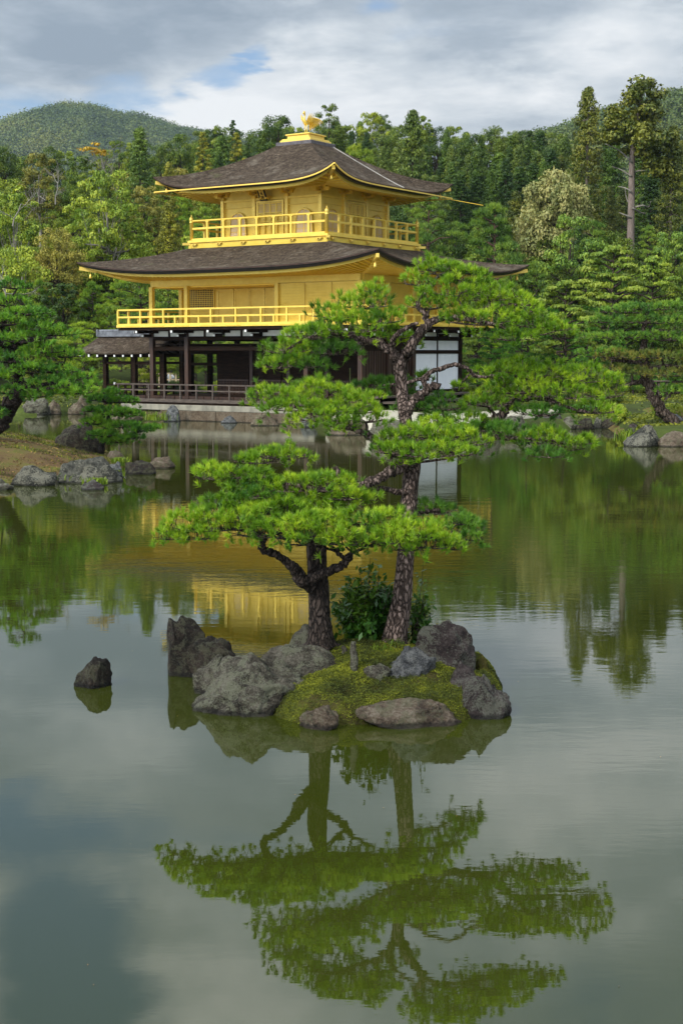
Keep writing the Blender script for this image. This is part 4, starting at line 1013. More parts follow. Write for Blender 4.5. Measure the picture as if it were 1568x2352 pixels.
row(60, 1640, 30, 77, [(40, 880), (560, 885), (1100, 890), (1640, 895)], 22, [('shrub', 'broad'), ('shrub', 'lime'), ('shrub', 'broad_dark')], 'low clipped shrub on the far bank', 'low shrubs on the far bank', .5, 2)

for kind, x, top, hw, Y, mat, bk, label in [
    ('conifer', 320, 290, 52, 130, 'hinoki', 'bark', 'tall dark bluish-green tree standing above the left wood below the mountain'),
    ('sparse', 465, 302, 34, 118, 'yconif', 'bark', 'thin yellowish conifer with separate tiers left of the upper roof'),
    ('sparse', 543, 303, 36, 112, 'yconif', 'bark', 'yellow-green conical conifer touching the upper roof\'s left slope'),
    ('conifer', 388, 370, 36, 104, 'yconif', 'bark', 'small yellow-green conifer top right above the upper roof\'s left tip'),
    ('sparse', 535, 275, 24, 150, 'hinoki', 'bark', 'dark spiky conifer on the skyline left of the golden bird'),
    ('broad', 640, 262, 52, 140, 'broad_dark', 'bark', 'broad dark tree on the skyline just left of the golden bird'),
    ('loose', 755, 239, 42, 140, 'broad_dark', 'bark', 'highest dark tree right of the golden bird'),
    ('conifer', 948, 250, 60, 126, 'cedar_grey', 'bark', 'large grey-green cedar rising right of the upper roof'),
    ('pine', 815, 326, 76, 112, 'lime', 'bark', 'pale yellow-green pine behind the upper roof\'s right slope'),
    ('loose', 985, 400, 42, 112, 'cedar_grey', 'bark_pale', 'sparse grey-green tree with pale limbs above the roof\'s right tip'),
    ('loose', 88, 350, 52, 112, 'olive', 'bark_pale', 'ochre-topped tree with white bare limbs at the left'),
    ('loose', 245, 388, 84, 100, 'lime', 'bark_pale', 'large bright yellow-green tree left of the upper roof'),
    ('loose', 330, 425, 52, 103, 'olive', 'bark', 'pale olive tree between the large yellow-green tree and the upper roof'),
    ('conifer', 385, 462, 48, 96, 'yconif', 'bark', 'dark yellowish conifer beside the upper balcony'),
    ('pine', 470, 470, 60, 92, 'pine_blue', 'bark', 'blue-green pine directly behind the left of the upper balcony'),
    ('loose', 30, 440, 70, 96, 'lime', 'bark_pale', 'light green tree with lichen-grey branches at the left picture edge'),
    ('broad', 130, 520, 58, 94, 'olive', 'bark', 'rounded olive tree above the left garden'),
    ('broad', 50, 560, 74, 90, 'lime', 'bark_pale', 'broad bright green tree at the left edge above the big pine'),
    ('pine', 320, 615, 92, 84, 'pine_blue', 'bark', 'blue-green pine seen through the open porch of the middle storey'),
    ('loose', 385, 610, 40, 88, 'lime', 'bark', 'light green leafy tree seen between the porch posts'),
    ('pine', 190, 735, 74, 76, 'pine_green', 'bark', 'bright green spreading pine left of the fishing deck roof'),
    ('round', 1277, 380, 80, 108, 'tan', 'bark', 'rounded golden-tan tree in front of the dark wood'),
    ('conifer', 1350, 197, 62, 118, 'sugi', 'bark_cedar', 'tall dark cedar with a dense knob-like top, left of the bare-trunked one'),
    ('pine', 1135, 458, 96, 88, 'pine_blue', 'bark_red', 'large blue-green pine above the lower roof\'s right end'),
    ('pine', 985, 440, 72, 86, 'pine_blue', 'bark_red', 'pine with reddish trunk right behind the upper balcony'),
    ('loose', 1310, 492, 78, 92, 'pine_blue', 'bark', 'airy blue-green tree right below the golden-tan tree'),
    ('maple', 1410, 560, 104, 86, 'maple', 'bark', 'broad yellow-green maple in layered sprays'),
    ('maple', 1500, 585, 80, 90, 'lime', 'bark', 'paler green maple right of the broad yellow-green one'),
    ('maple', 1300, 640, 92, 78, 'maple', 'bark', 'olive maple with orange-tinted sprays above the terrace'),
    ('loose', 1545, 530, 62, 96, 'pine_blue', 'bark', 'grey-green tree at the right edge above the maples'),
    ('conifer', 1545, 285, 52, 112, 'sugi', 'bark_cedar', 'dark cedar at the right edge beside the bare-trunked one'),
    ('pine', 1215, 700, 60, 80, 'needle_bank', 'bark', 'dark green pine just right of the white paper panels'),
    ('pine', 1130, 735, 50, 76, 'needle_bank', 'bark', 'small dark pine close to the temple\'s right corner'),
    ('shrub', 1275, 930, 50, 61, 'broad_dark', 'bark', 'low dark spreading shrub at the end of the gravel terrace'),
    ('shrub', 1340, 938, 44, 60, 'needle_bank', 'bark', 'low dark shrub on the rocks right of the terrace end'),
    ('shrub', 1400, 920, 40, 64, 'broad_dark', 'bark', 'dark shrub left of the curved pine trunk'),
    ('shrub', 1420, 925, 24, 56, 'lime', 'bark', 'small light green shrub on the brown bank left of the curved trunk'),
    ('shrub', 1530, 925, 36, 54, 'broad', 'bark', 'green shrub beside the curved pine trunk'),
]: plant(kind, x, top, hw, Y, mat, label, None, bk, maxratio=1.7)

def side_wood():      # the wood goes on to both sides of the picture
    rg = np.random.default_rng(61); n = 1500; Y = rg.uniform(84, 185, n); e = .262 * Y + 3; s = np.where(rg.random(n) < .6, -1, 1); X = s * (e + rg.uniform(0, 1, n) ** 1.3 * 62)
    k = dist_poly(X, Y, POND) > 2.5; X, Y = X[k], Y[k]; H = rg.uniform(5, 12, len(X)); g = terr(X, Y); cs = []; rad = []
    for x, y, z, h in zip(X, Y, g, H):
        for j in range(5): cs.append((x + rg.normal() * 1.1, y + rg.normal() * 1.1, z + h * (.25 + .17 * j))); rad.append(h * (.26 - .03 * j))
    P, N = clump_points(cs, rad, .8, 45, rg, .3); V, Fc = leaf_arrays(P, N, .26 * (.6 + .8 * rg.random(len(P))), .6, rg)
    tag(addobj('side_wood', mesh_np('side_wood', V, Fc, M['broad_dark'])), kind='stuff')
side_wood()
# bare-trunked tall cedar at the right: bare pole, dead limbs and clumps above
def tall_cedar():
    Y = 112; b = at(1447, 600, Y); top = at(1478, 192, Y); r = empty('cedar_tree', (b[0], b[1], tz(b[0], b[1])))
    tag(r, 'tallest cedar at the right with a long bare grey-brown trunk and dead limbs', 'tree'); o = np.array(r.location)
    L = lambda x, y, dy=0: at(x, y, Y + dy) - o
    m = MB(); P = catmull([(*(L(1447, 700)), .36), (*L(1447, 560), .30), (*L(1449, 460), .26), (*L(1451, 360), .22), (*L(1462, 280), .15), (*L(1474, 215), .07)], 5); m.tube(P[:, :3], P[:, 3], 10)
    m.build('trunk', M['bark_cedar'], r, True)
    for pts in ([(1449, 440), (1435, 432), (1418, 428)], [(1449, 405), (1425, 390), (1405, 383)], [(1450, 372), (1420, 345), (1388, 330)], [(1452, 478), (1475, 472), (1488, 476), (1494, 462)], [(1452, 478), (1470, 488), (1482, 490)],
                [(1450, 395), (1470, 392), (1490, 393)], [(1449, 500), (1430, 492), (1420, 488)], [(1451, 360), (1475, 345), (1480, 330)], [(1446, 470), (1438, 455), (1434, 430)]):
        q = [L(x, y, rT.uniform(-.5, .5)) for x, y in pts]; rr = np.linspace(.085, .025, len(q)); c_ = catmull(np.hstack([q, rr[:, None]]), 4)
        MB().tube(c_[:, :3], c_[:, 3], 6).build('dead_limb', M['bark_pale'], r, True)
    rg = np.random.default_rng(5); cs = []; rad = []
    for (x, y, rx, ry, n) in ((1478, 215, 34, 26, 16), (1468, 260, 50, 26, 18), (1425, 265, 26, 20, 6), (1450, 305, 60, 26, 26), (1405, 318, 24, 18, 8), (1500, 320, 46, 30, 18), (1510, 365, 50, 26, 16), (1530, 400, 34, 20, 10), (1470, 345, 46, 16, 8)):
        for i in range(n):
            a = rg.random() * 6.28; q = rg.random() ** .5; cs.append(L(x + rx * q * math.cos(a), y + ry * q * math.sin(a), rg.normal() * 1.3)); rad.append(.45 + .5 * rg.random())
    P, N = clump_points(cs, rad, .75, 130, rg, .4); V, Fc = leaf_arrays(P, N, .13 * (.6 + .8 * rg.random(len(P))), .6, rg)
    addobj('crown', mesh_np('crown', V, Fc, M['sugi']), r)
tall_cedar()
def bare_tree(x, base, top, Y, spread, label, leafs=None, seed=1, nb=7):
    rg = np.random.default_rng(seed); b = at(x, base, Y); r = empty('bare_tree', tuple(b)); tag(r, label, 'tree'); H = (base - top) * Y / F
    m = MB(); tips = []
    def grow(p, d, L, rad, lev):
        pts = [p]; q = p
        for i in range(3): d = unit(d + rg.normal(size=3) * .18); q = q + d * L / 3; pts.append(q)
        m.tube(pts, list(np.linspace(rad, rad * .6, 4)), 5, cap=False)
        if lev == 0: tips.append(q); return
        for i in range(3 if lev > 1 else 4): grow(pts[rg.integers(1, 4)], unit(d + rg.normal(size=3) * spread + [0, 0, .15]), L * .68, rad * .55, lev - 1)
    grow(np.zeros(3), np.array([0, 0, 1.]), H * .42, H * .013, 3)
    zmax = max(v[2] for v in m.v); k = H / zmax; m.v = [(a * k, b_ * k, c_ * k) for a, b_, c_ in m.v]
    m.build('trunk', M['bark_pale'], r, True)
    if leafs:
        cs = [np.array(t_) * k for t_ in tips if t_[2] * k > H * .55 and t_[0] < H * .1]
        P, N = clump_points(cs, [.35] * len(cs), .6, 26, rg, .3); V, Fc = leaf_arrays(P, N, .12 * (.6 + .8 * rg.random(len(P))), .6, rg); addobj('leaves', mesh_np('leaves', V, Fc, M[leafs]), r)
bare_tree(232, 430, 318, 118, .55, 'bare pale tree with a few orange leaves below the mountain', 'orange', 3)
bare_tree(268, 440, 340, 116, .6, 'leafless grey-brown tree right of the orange-leaved one', None, 8)
bare_tree(128, 470, 365, 92, .55, 'leafless white-limbed tree leaning over the left wood', None, 12)
bare_tree(30, 520, 425, 84, .9, 'tree with spreading lichen-grey bare branches at the left edge', 'lime', 21)
bare_tree(20, 720, 590, 80, .8, 'tangle of grey bare branches at the left edge above the big pine', None, 31)

# ------------------------------------------------------------------ mountains with forest
def mountain(name, prof, Y0, depth, label_mat, ncr, seed, csize, per, fname):
    rg = np.random.default_rng(seed); xs = [p[0] for p in prof]
    def ht(x, t_):       # t 0 at the front foot .. 1 at the ridge
        px = x / (Y0 + depth) * F + 784 ; y = np.interp(px, xs, [p[1] for p in prof])
        zr = -csize * 1.3 + (CAMH + (Y0 + depth) * ((1176 - y) / F * 1.0 * math.cos(PITCH) - math.sin(PITCH)) / (math.cos(PITCH) + (1176 - y) / F * math.sin(PITCH)))
        g = np.sin(np.clip(t_, 0, 1.6) * PI / 2) ** 1.5
        return zr * g + (9 * np.sin(x * .022 + t_ * 4) + 5 * np.sin(x * .055 + 2 + t_ * 3)) * np.sin(np.clip(t_, 0, 1) * PI) * (Y0 / 900)
    X0 = (xs[0] - 784) / F * (Y0 + depth); X1 = (xs[-1] - 784) / F * (Y0 + depth)
    gx = np.linspace(X0, X1, 120); gt = np.linspace(0, 1.6, 40); Xg, Tg = np.meshgrid(gx, gt); Zg = ht(Xg, Tg); Yg = Y0 + Tg * depth
    V = np.stack([Xg, Yg, Zg], -1).reshape(-1, 3); i = (np.arange(119)[None] + np.arange(39)[:, None] * 120).ravel()
    tag(addobj(name, mesh_np(name, V, np.stack([i, i + 1, i + 121, i + 120], 1), M['terrain'], True)), kind='structure')
    x = rg.uniform(X0, X1, ncr); t_ = rg.uniform(.15, 1.06, ncr); z = ht(x, t_); y = Y0 + t_ * depth
    cs = np.stack([x, y, z + csize * .3], 1); P, N = clump_points(cs, csize * (.45 + 1.1 * rg.random(ncr) ** 1.5), .9, per, rg, .1)
    V, Fc = leaf_arrays(P, N, csize * .125 * (.6 + .8 * rg.random(len(P))), .65, rg)
    o = addobj(fname, mesh_np(fname, V, Fc, M['mtn'])); tag(o, kind='stuff')
mountain('mountain', [(-160, 400), (-60, 362), (0, 318), (60, 276), (120, 248), (180, 237), (240, 243), (290, 255), (330, 258), (380, 274), (430, 294), (480, 305), (560, 318), (640, 335), (760, 350)], 1350, 330, None, 9500, 3, 7.5, 80, 'mountain_forest')
mountain('hill', [(1130, 326), (1200, 306), (1260, 290), (1310, 276), (1350, 262), (1420, 244), (1500, 222), (1568, 206), (1640, 198), (1760, 190)], 620, 220, None, 4200, 4, 5.0, 90, 'hill_forest')
hz = MB().box((-1500, -70, -4), (1500, 2300, 520)); hm = bpy.data.materials.new('air'); hm.use_nodes = True; ht_ = NT(hm.node_tree); ht_.n.remove(ht_.n['Principled BSDF'])
pv = ht_.new('ShaderNodeVolumePrincipled'); pv.inputs['Color'].default_value = (.62, .78, .95, 1); pv.inputs['Density'].default_value = .00008; pv.inputs['Anisotropy'].default_value = .2
ht_.l.new(pv.outputs[0], ht_.n['Material Output'].inputs['Volume']); tag(hz.build('haze', hm), kind='stuff')

# ------------------------------------------------------------------ rocks
import bmesh
_ico = {}
def ico(n):
    if n not in _ico:
        bm = bmesh.new(); bmesh.ops.create_icosphere(bm, subdivisions=n, radius=1.0)
        _ico[n] = (np.array([v.co[:] for v in bm.verts]), np.array([[v.index for v in f.verts] for f in bm.faces])); bm.free()
    return _ico[n]
def rock(name, c, dims, mat, label, seed, cuts=9, sub=4, rot=0, rough=.19, group=None, tilt=0.0, cutd=(.55, .85), bottom=-.55, top=None):
    V, Fc = ico(sub); V = V.copy(); rg = np.random.default_rng(seed)
    for i in range(cuts):
        n = unit(rg.normal(size=3)); d = rg.uniform(*cutd); s = V @ n - d; V -= np.outer(np.maximum(s, 0), n)
    s = V[:, 2] - bottom; V[:, 2] -= np.minimum(s, 0)
    for ax in (0, 1): lo_, hi_ = V[:, ax].min(), V[:, ax].max(); V[:, ax] = (V[:, ax] - (lo_ + hi_) / 2) * 2 / (hi_ - lo_)
    V[:, 2] /= max(V[:, 2].max(), .2)
    off = Vector(rg.uniform(-50, 50, 3))
    fr = np.array([(mn.fractal(Vector(v) * 1.7 + off, .75, 2.1, 7)) + .5 * abs(mn.noise(Vector(v) * 4 + off)) for v in V]); V = V * (1 + rough * fr)[:, None]
    V[:, 2] = V[:, 2] / V[:, 2].max(); V[:, :2] /= 1.03
    if tilt: V[:, 0] += V[:, 2] * tilt
    V = V * np.array(dims); a = rot; Rz = np.array([[math.cos(a), -math.sin(a), 0], [math.sin(a), math.cos(a), 0], [0, 0, 1]]); V = V @ Rz.T
    o = addobj(name, mesh_np(name, V, Fc, M[mat], True), None, tuple(c)); tag(o, label, 'rock', group)
    try:
        for e in (): pass
    except Exception: pass
    return o
def rockpx(x0, x1, yt, yb, mat, label, seed, zb=0.0, dyf=.8, **k):
    """rock whose outline spans the box of the picture when its foot stands at height zb"""
    fr = onz((x0 + x1) / 2, yb, zb); w_ = (x1 - x0) / 2 * fr[1] / F; dy = w_ * dyf; Y = fr[1] + dy * .75
    w_ = (x1 - x0) / 2 * Y / F; tp = at((x0 + x1) / 2, yt, Y)
    h_ = tp[2] - zb; return rock('rock', (tp[0], Y, zb - .0), (w_, dy, max(h_, .05)), mat, label, seed, **k)
# island rocks
rockpx(400, 556, 1460, 1560, 'rock_brown', 'lower dark shoulder of angular rock joined to the upright dark one on the island\'s left', 51, dyf=.55, sub=5, cuts=12, cutd=(.45, .8))
rockpx(376, 484, 1413, 1554, 'rock_brown', 'upright angular dark brown rock at the left end of the island', 52, dyf=.7, sub=5, cuts=13, cutd=(.45, .8), tilt=-.12, rough=.10)
rockpx(452, 720, 1496, 1642, 'rock_grey', 'largest rock of the island, a broad grey lichened boulder sloping to the water at left', 3, dyf=.62, sub=6, cuts=8, cutd=(.66, .95), tilt=.16)
rockpx(560, 806, 1478, 1600, 'rock_grey', 'flat-topped grey lichened rock right behind the largest boulder at the foot of the left trunk', 35, zb=.06, dyf=.62, sub=6, cuts=6, cutd=(.7, .95), tilt=-.05, rough=.10)
rockpx(446, 548, 1503, 1596, 'rock_grey', 'small grey-white stone leaning against the big lichened boulder\'s left side', 4, dyf=.6, sub=5, cuts=11)
rockpx(930, 1092, 1422, 1528, 'rock_purple', 'large grey-brown boulder at the back right of the island behind the right trunk', 56, zb=.28, dyf=.7, sub=5, cuts=10, cutd=(.5, .8))
rockpx(880, 1002, 1484, 1548, 'rock_blue', 'blue-grey veined stone set in moss right of the stump', 6, zb=.30, dyf=.6, sub=5, cuts=10)
rockpx(1000, 1118, 1520, 1606, 'rock_purple', 'purplish rock with a white-lichened peak on the island\'s right side', 7, zb=.08, dyf=.7, sub=5, cuts=13, cutd=(.4, .8))
rockpx(1044, 1172, 1552, 1650, 'rock_purple', 'blocky dark rock at the right tip of the island by the water', 58, dyf=.75, sub=5, cuts=12, cutd=(.6, .85))
rockpx(812, 1060, 1606, 1672, 'rock_tan', 'long low tan rock along the island\'s front edge', 9, dyf=.45, sub=5, cuts=9)
rockpx(688, 780, 1618, 1677, 'rock_tan', 'small upright tan stone at the island\'s front edge', 10, dyf=.7, sub=5, cuts=12, cutd=(.5, .75))
rockpx(655, 735, 1432, 1490, 'rock_grey', 'small rounded stone half hidden behind the left pine trunk', 11, zb=.30, sub=4)
rockpx(836, 902, 1524, 1562, 'rock_grey', 'small half-buried stone in moss below the stump', 12, zb=.26, sub=4)
rockpx(1092, 1126, 1500, 1545, 'mossground', 'moss-covered stone on the island\'s right shoulder', 13, zb=.18, sub=4, cuts=2)
rockpx(164, 261, 1509, 1582, 'rock_brown', 'lone dark rock standing in the water left of the island', 65, dyf=.8, sub=5, cuts=10, cutd=(.6, .85), tilt=.06)
# left bank rocks
for i, (x0, x1, yt, yb, mat, label, zb, dyf) in enumerate([
    (14, 133, 1067, 1116, 'rock_bank', 'white-mottled boulder at the waterline, leftmost of the large bank rocks', 0, .7),
    (132, 272, 1048, 1110, 'rock_bank', 'largest mottled grey boulder of the left bank', 0, .6),
    (240, 284, 1060, 1098, 'rock_blue', 'smooth blue-grey stone at the right end of the largest bank boulder', 0, .8),
    (282, 358, 1056, 1090, 'rock_brown', 'dark brown low rock in the water off the left bank', 0, .6),
    (342, 400, 1048, 1076, 'rock_tan', 'outermost small pale rock off the left bank', 0, .6),
    (230, 292, 1034, 1064, 'rock_tan', 'pale flat rock beside the small bank pine', .02, .6),
    (186, 240, 1101, 1126, 'rock_purple', 'small peaked rock in the water in front of the largest bank boulder', 0, .7),
    (-30, 30, 1110, 1126, 'rock_grey', 'flat grey slab at the waterline at the left edge', 0, .6),
    (-14, 16, 1098, 1118, 'rock_grey', 'small stone at the left edge behind the flat slab', 0, .8),
    (122, 232, 968, 1034, 'rock_brown', 'big sloping dark rock behind the mossy left bank', .25, .55),
    # far left bank
    (62, 86, 932, 950, 'rock_bank', 'small pale stone on the far left bank, leftmost of its row', 0, .8),
    (86, 116, 924, 953, 'rock_bank', 'pale upright boulder on the far left bank', 0, .8),
    (112, 140, 918, 952, 'rock_tan', 'tall tan boulder on the far left bank beside the pale upright one', 0, .8),
    (54, 112, 914, 936, 'rock_grey', 'long dark stone behind the pale boulders of the far left bank', .4, .7),
    (154, 196, 922, 952, 'rock_tan', 'reddish-tan rock on the far left bank nearest the small pine', 0, .7),
    (176, 204, 906, 940, 'rock_tan', 'high brown rock behind the small bank pine', .2, .7),
    (250, 330, 946, 968, 'rock_tan', 'low rock under the fishing deck by the embankment', 0, .6),
    # embankment and right bank
    (375, 418, 930, 968, 'rock_blue', 'purplish-grey rock set into the temple embankment at its left', 0, .5),
    (508, 544, 954, 972, 'rock_blue', 'low grey rock at the middle of the temple embankment', 0, .4),
    (575, 640, 950, 978, 'rock_tan', 'cracked tan rock in the temple embankment', 0, .3),
    (690, 730, 958, 982, 'rock_blue', 'dark grey rock at the right end of the embankment', 0, .5),
    (740, 850, 956, 1000, 'rock_tan', 'broad tan rock at the terrace edge behind the pines', 0, .4),
    (850, 960, 962, 1010, 'rock_grey', 'grey rock at the terrace edge between the pine trunks', 0, .4),
    (956, 1070, 962, 1012, 'rock_tan', 'wide tan rock at the terrace edge right of the tall trunk', 0, .4),
    (1062, 1150, 960, 1008, 'rock_purple', 'brown rock at the terrace edge under the right pine boughs', 0, .4),
    (1140, 1215, 954, 996, 'rock_grey', 'grey rock at the terrace edge, second from its right end', 0, .4),
    (1208, 1290, 944, 986, 'rock_purple', 'dark rock at the right end of the terrace', 0, .5),
    (1280, 1330, 956, 986, 'rock_grey', 'mottled grey rock on the dark right bank', 0, .5),
    (1322, 1366, 960, 986, 'rock_brown', 'dark brown rock on the right bank', 0, .5),
    (1362, 1384, 958, 984, 'rock_bank', 'narrow pale rock on the right bank', 0, .7),
    (1380, 1436, 956, 984, 'rock_brown', 'dark flat-topped rock at the foot of the brown bank', 0, .5),
    (1434, 1510, 974, 1026, 'rock_bank', 'large pale grey boulder in front of the curved pine', 0, .9),
    (1506, 1600, 989, 1026, 'rock_tan', 'low reddish boulder right of the large pale one', 0, .6),
    (1530, 1590, 950, 985, 'rock_blue', 'dark rock behind the foot of the curved pine', .3, .6),
    (1440, 1470, 972, 1000, 'rock_purple', 'small dark stone behind the large pale boulder\'s left end', .1, .7),
]): rockpx(x0, x1, yt, yb, mat, label, 100 + i, zb=zb, dyf=dyf, sub=4, cuts=9, cutd=(.62, .92))

# ------------------------------------------------------------------ mounds: the pine island and the left bank
def mound(name, outline, hf, mat, res, zlo=-.35):
    P = catmull(list(outline) + [outline[0]], 5)[:-1]; x0, y0 = P.min(0) - .4; x1, y1 = P.max(0) + .4
    gx = np.arange(x0, x1 + res, res); gy = np.arange(y0, y1 + res, res); X, Y = np.meshgrid(gx, gy)
    d = dist_poly(X, Y, P); sd = np.where(in_poly(X, Y, P), d, -d); Z = hf(X, Y, sd); nx = len(gx)
    V = np.stack([X, Y, Z], -1).reshape(-1, 3); i = (np.arange(nx - 1)[None] + np.arange(len(gy) - 1)[:, None] * nx).ravel()
    q = np.stack([i, i + 1, i + 1 + nx, i + nx], 1); q = q[(Z.ravel()[q] > zlo).any(1)]
    o = addobj(name, mesh_np(name, V, q, M[mat], True)); return tag(o, kind='structure')
isl_out = [onz(x, y)[:2] for x, y in [(560, 1520), (590, 1580), (620, 1640), (690, 1664), (780, 1668), (900, 1662), (1030, 1660), (1120, 1640), (1160, 1610), (1150, 1560), (1110, 1520)]]
isl_out += [np.array([1.0, 13.55]), np.array([.4, 13.75]), np.array([-.4, 13.7]), np.array([-.85, 13.3])]
def vnoise(X, Y, s, seed=0):
    f = np.zeros(X.shape)
    for k in range(5):
        a = s * 1.9 ** k; f += (np.sin(X * a + 1.3 * k + seed + 1.7 * np.sin(Y * a * .7 + k)) * np.cos(Y * a * 1.1 + 2.1 * k + seed + 1.3 * np.sin(X * a * .6 - k))) * .55 ** k
    return f
def isl_h(X, Y, sd):
    return -.4 + .56 * sstep(sd, -.25, .18) + .16 * sstep(sd, .1, .7) + .08 * sstep(sd, .5, 1.0) + .018 * vnoise(X, Y, 7) + .008 * vnoise(X, Y, 30, 2) - .05 * (sd < -.3)
mound('island', isl_out, isl_h, 'mossground', .022)
def isl_z(x, y):
    P = ISLP; d = dist_poly(np.array([x]), np.array([y]), P); i = in_poly(np.array([x]), np.array([y]), P); return float(isl_h(np.array([x]), np.array([y]), np.where(i, d, -d))[0])
ISLP = catmull(isl_out + [isl_out[0]], 5)[:-1]
def island_moss():
    rg = np.random.default_rng(9); n = 420000
    x = rg.uniform(-1.5, 1.5, n); y = rg.uniform(11.3, 13.9, n); d = dist_poly(x, y, ISLP); ins = in_poly(x, y, ISLP); sd = np.where(ins, d, -d)
    msk = vnoise(x, y, 3.2, 4) + 1.0 - .9 * sstep(y, 12.7, 13.5) + .3 * (x > -.1) + .5 * sstep(-y, -12.4, -11.9); k = (sd > -.04) & (msk > rg.uniform(0, .7, n)); x, y, sd = x[k], y[k], sd[k]
    z = isl_h(x, y, sd); P = np.stack([x, y, z + .004 + .012 * rg.random(len(x)) * (1 + vnoise(x, y, 25, 1).clip(-.8, 1.2))], 1)
    N = unit(rg.normal(size=P.shape) * .8 + [0, -.2, 1.0]); V, Fc = leaf_arrays(P, N, .0048 * (.6 + rg.random(len(P))), .6, rg)
    tag(addobj('moss', mesh_np('moss', V, Fc, M['moss'])), kind='stuff')
island_moss()
bank_out = [onz(x, y)[:2] for x, y in [(-300, 1150), (-120, 1128), (0, 1118), (80, 1112), (150, 1104), (250, 1092), (300, 1070), (280, 1050), (240, 1030)]]
bank_out += [np.array([-6.3, 43.4]), np.array([-7.6, 44.6]), np.array([-10, 45.5]), np.array([-14, 45]), np.array([-18, 42])]
def bank_h(X, Y, sd): return -.5 + .62 * sstep(sd, -.5, .4) + .42 * sstep(sd, .2, 3.0) + .28 * sstep(sd, 1.5, 5) + .03 * vnoise(X, Y, 1.6)
mound('left_bank', bank_out, bank_h, 'bankground', .12)
BKP = catmull(bank_out + [bank_out[0]], 5)[:-1]
def bank_z(x, y):
    d = dist_poly(np.array([x]), np.array([y]), BKP); i = in_poly(np.array([x]), np.array([y]), BKP); return float(bank_h(np.array([x]), np.array([y]), np.where(i, d, -d))[0])
def bank_grass():
    rg = np.random.default_rng(10); n = 60000; x = rg.uniform(-16, -6, n); y = rg.uniform(31, 45, n); d = dist_poly(x, y, BKP); ins = in_poly(x, y, BKP)
    msk = vnoise(x, y, 1.1, 3) + .35 + .6 * sstep(y, 37, 41); k = ins & (msk > rg.uniform(0, 1.2, n)); x, y, d = x[k], y[k], d[k]; z = bank_h(x, y, d)
    P = np.stack([x, y, z], 1); D = unit(rg.normal(size=P.shape) * .5 + [0, 0, 1]); V, Fc = needle_arrays(P, D, .05 * (.5 + rg.random(len(P))), np.full(len(P), .02), rg)
    tag(addobj('bank_grass', mesh_np('bank_grass', V, Fc, M['moss'])), kind='stuff')
bank_grass()
def litter():
    rg = np.random.default_rng(12); n = 14000; x = rg.uniform(-16, -6, n); y = rg.uniform(31, 45, n); d = dist_poly(x, y, BKP); k = in_poly(x, y, BKP) & (vnoise(x, y, .9, 8) > rg.uniform(-.6, 1.0, n)); x, y, d = x[k], y[k], d[k]
    V, Fc = leaf_arrays(np.stack([x, y, bank_h(x, y, d) + .008], 1), unit(rg.normal(size=(len(x), 3)) * .4 + [0, 0, 1]), .028 * (.5 + rg.random(len(x))), .5, rg)
    tag(addobj('leaf_litter', mesh_np('leaf_litter', V, Fc, M['litter'])), kind='stuff')
    n = 150000; x = rg.uniform(-26, 26, n); y = rg.uniform(50, 88, n); d = dist_poly(x, y, POND); ins = in_poly(x, y, POND); u = (x - BX) * UX + (y - BY) * UY; v = (x - BX) * VX + (y - BY) * VY
    ok = (~ins) & (d > .25) & ~((u > -6.4) & (u < 8.2) & (v > -6.6) & (v < 4.6)) & ~((x > -1) & (x < 9.4) & (y < 62.5)) & (vnoise(x, y, .5, 1) + .9 > rg.uniform(0, 1.4, n)); x, y = x[ok], y[ok]
    P = np.stack([x, y, terr(x, y) + .04 * rg.random(len(x))], 1); V, Fc = leaf_arrays(P, unit(rg.normal(size=P.shape) * .9 + [0, -.3, .8]), .085 * (.4 + rg.random(len(P))), .45, rg)
    tag(addobj('ground_cover', mesh_np('ground_cover', V, Fc, M['cover'])), kind='stuff')
M['litter'] = leafmat('fallen_leaves', (.05, .03, .015), (.14, .085, .035), (.30, .22, .10), 0, .05, 1.0)
M['cover'] = leafmat('ground_cover_leaves', (.03, .05, .008), (.09, .13, .014), (.22, .26, .03), 0, .2, .35)
litter()
# brown mossy mound under the right pine
rb_out = [onz(x, y, .1)[:2] for x, y in [(1385, 975), (1440, 1002), (1520, 1014), (1620, 1024), (1800, 1060)]] + [np.array([26, 50]), np.array([22, 64]), np.array([14, 66]), np.array([10.5, 62])]
def rb_h(X, Y, sd): return -.4 + .6 * sstep(sd, -.6, .5) + .55 * sstep(sd, .3, 3.5) + .02 * vnoise(X, Y, 1.3)
mound('right_bank', rb_out, rb_h, 'bankground', .2)
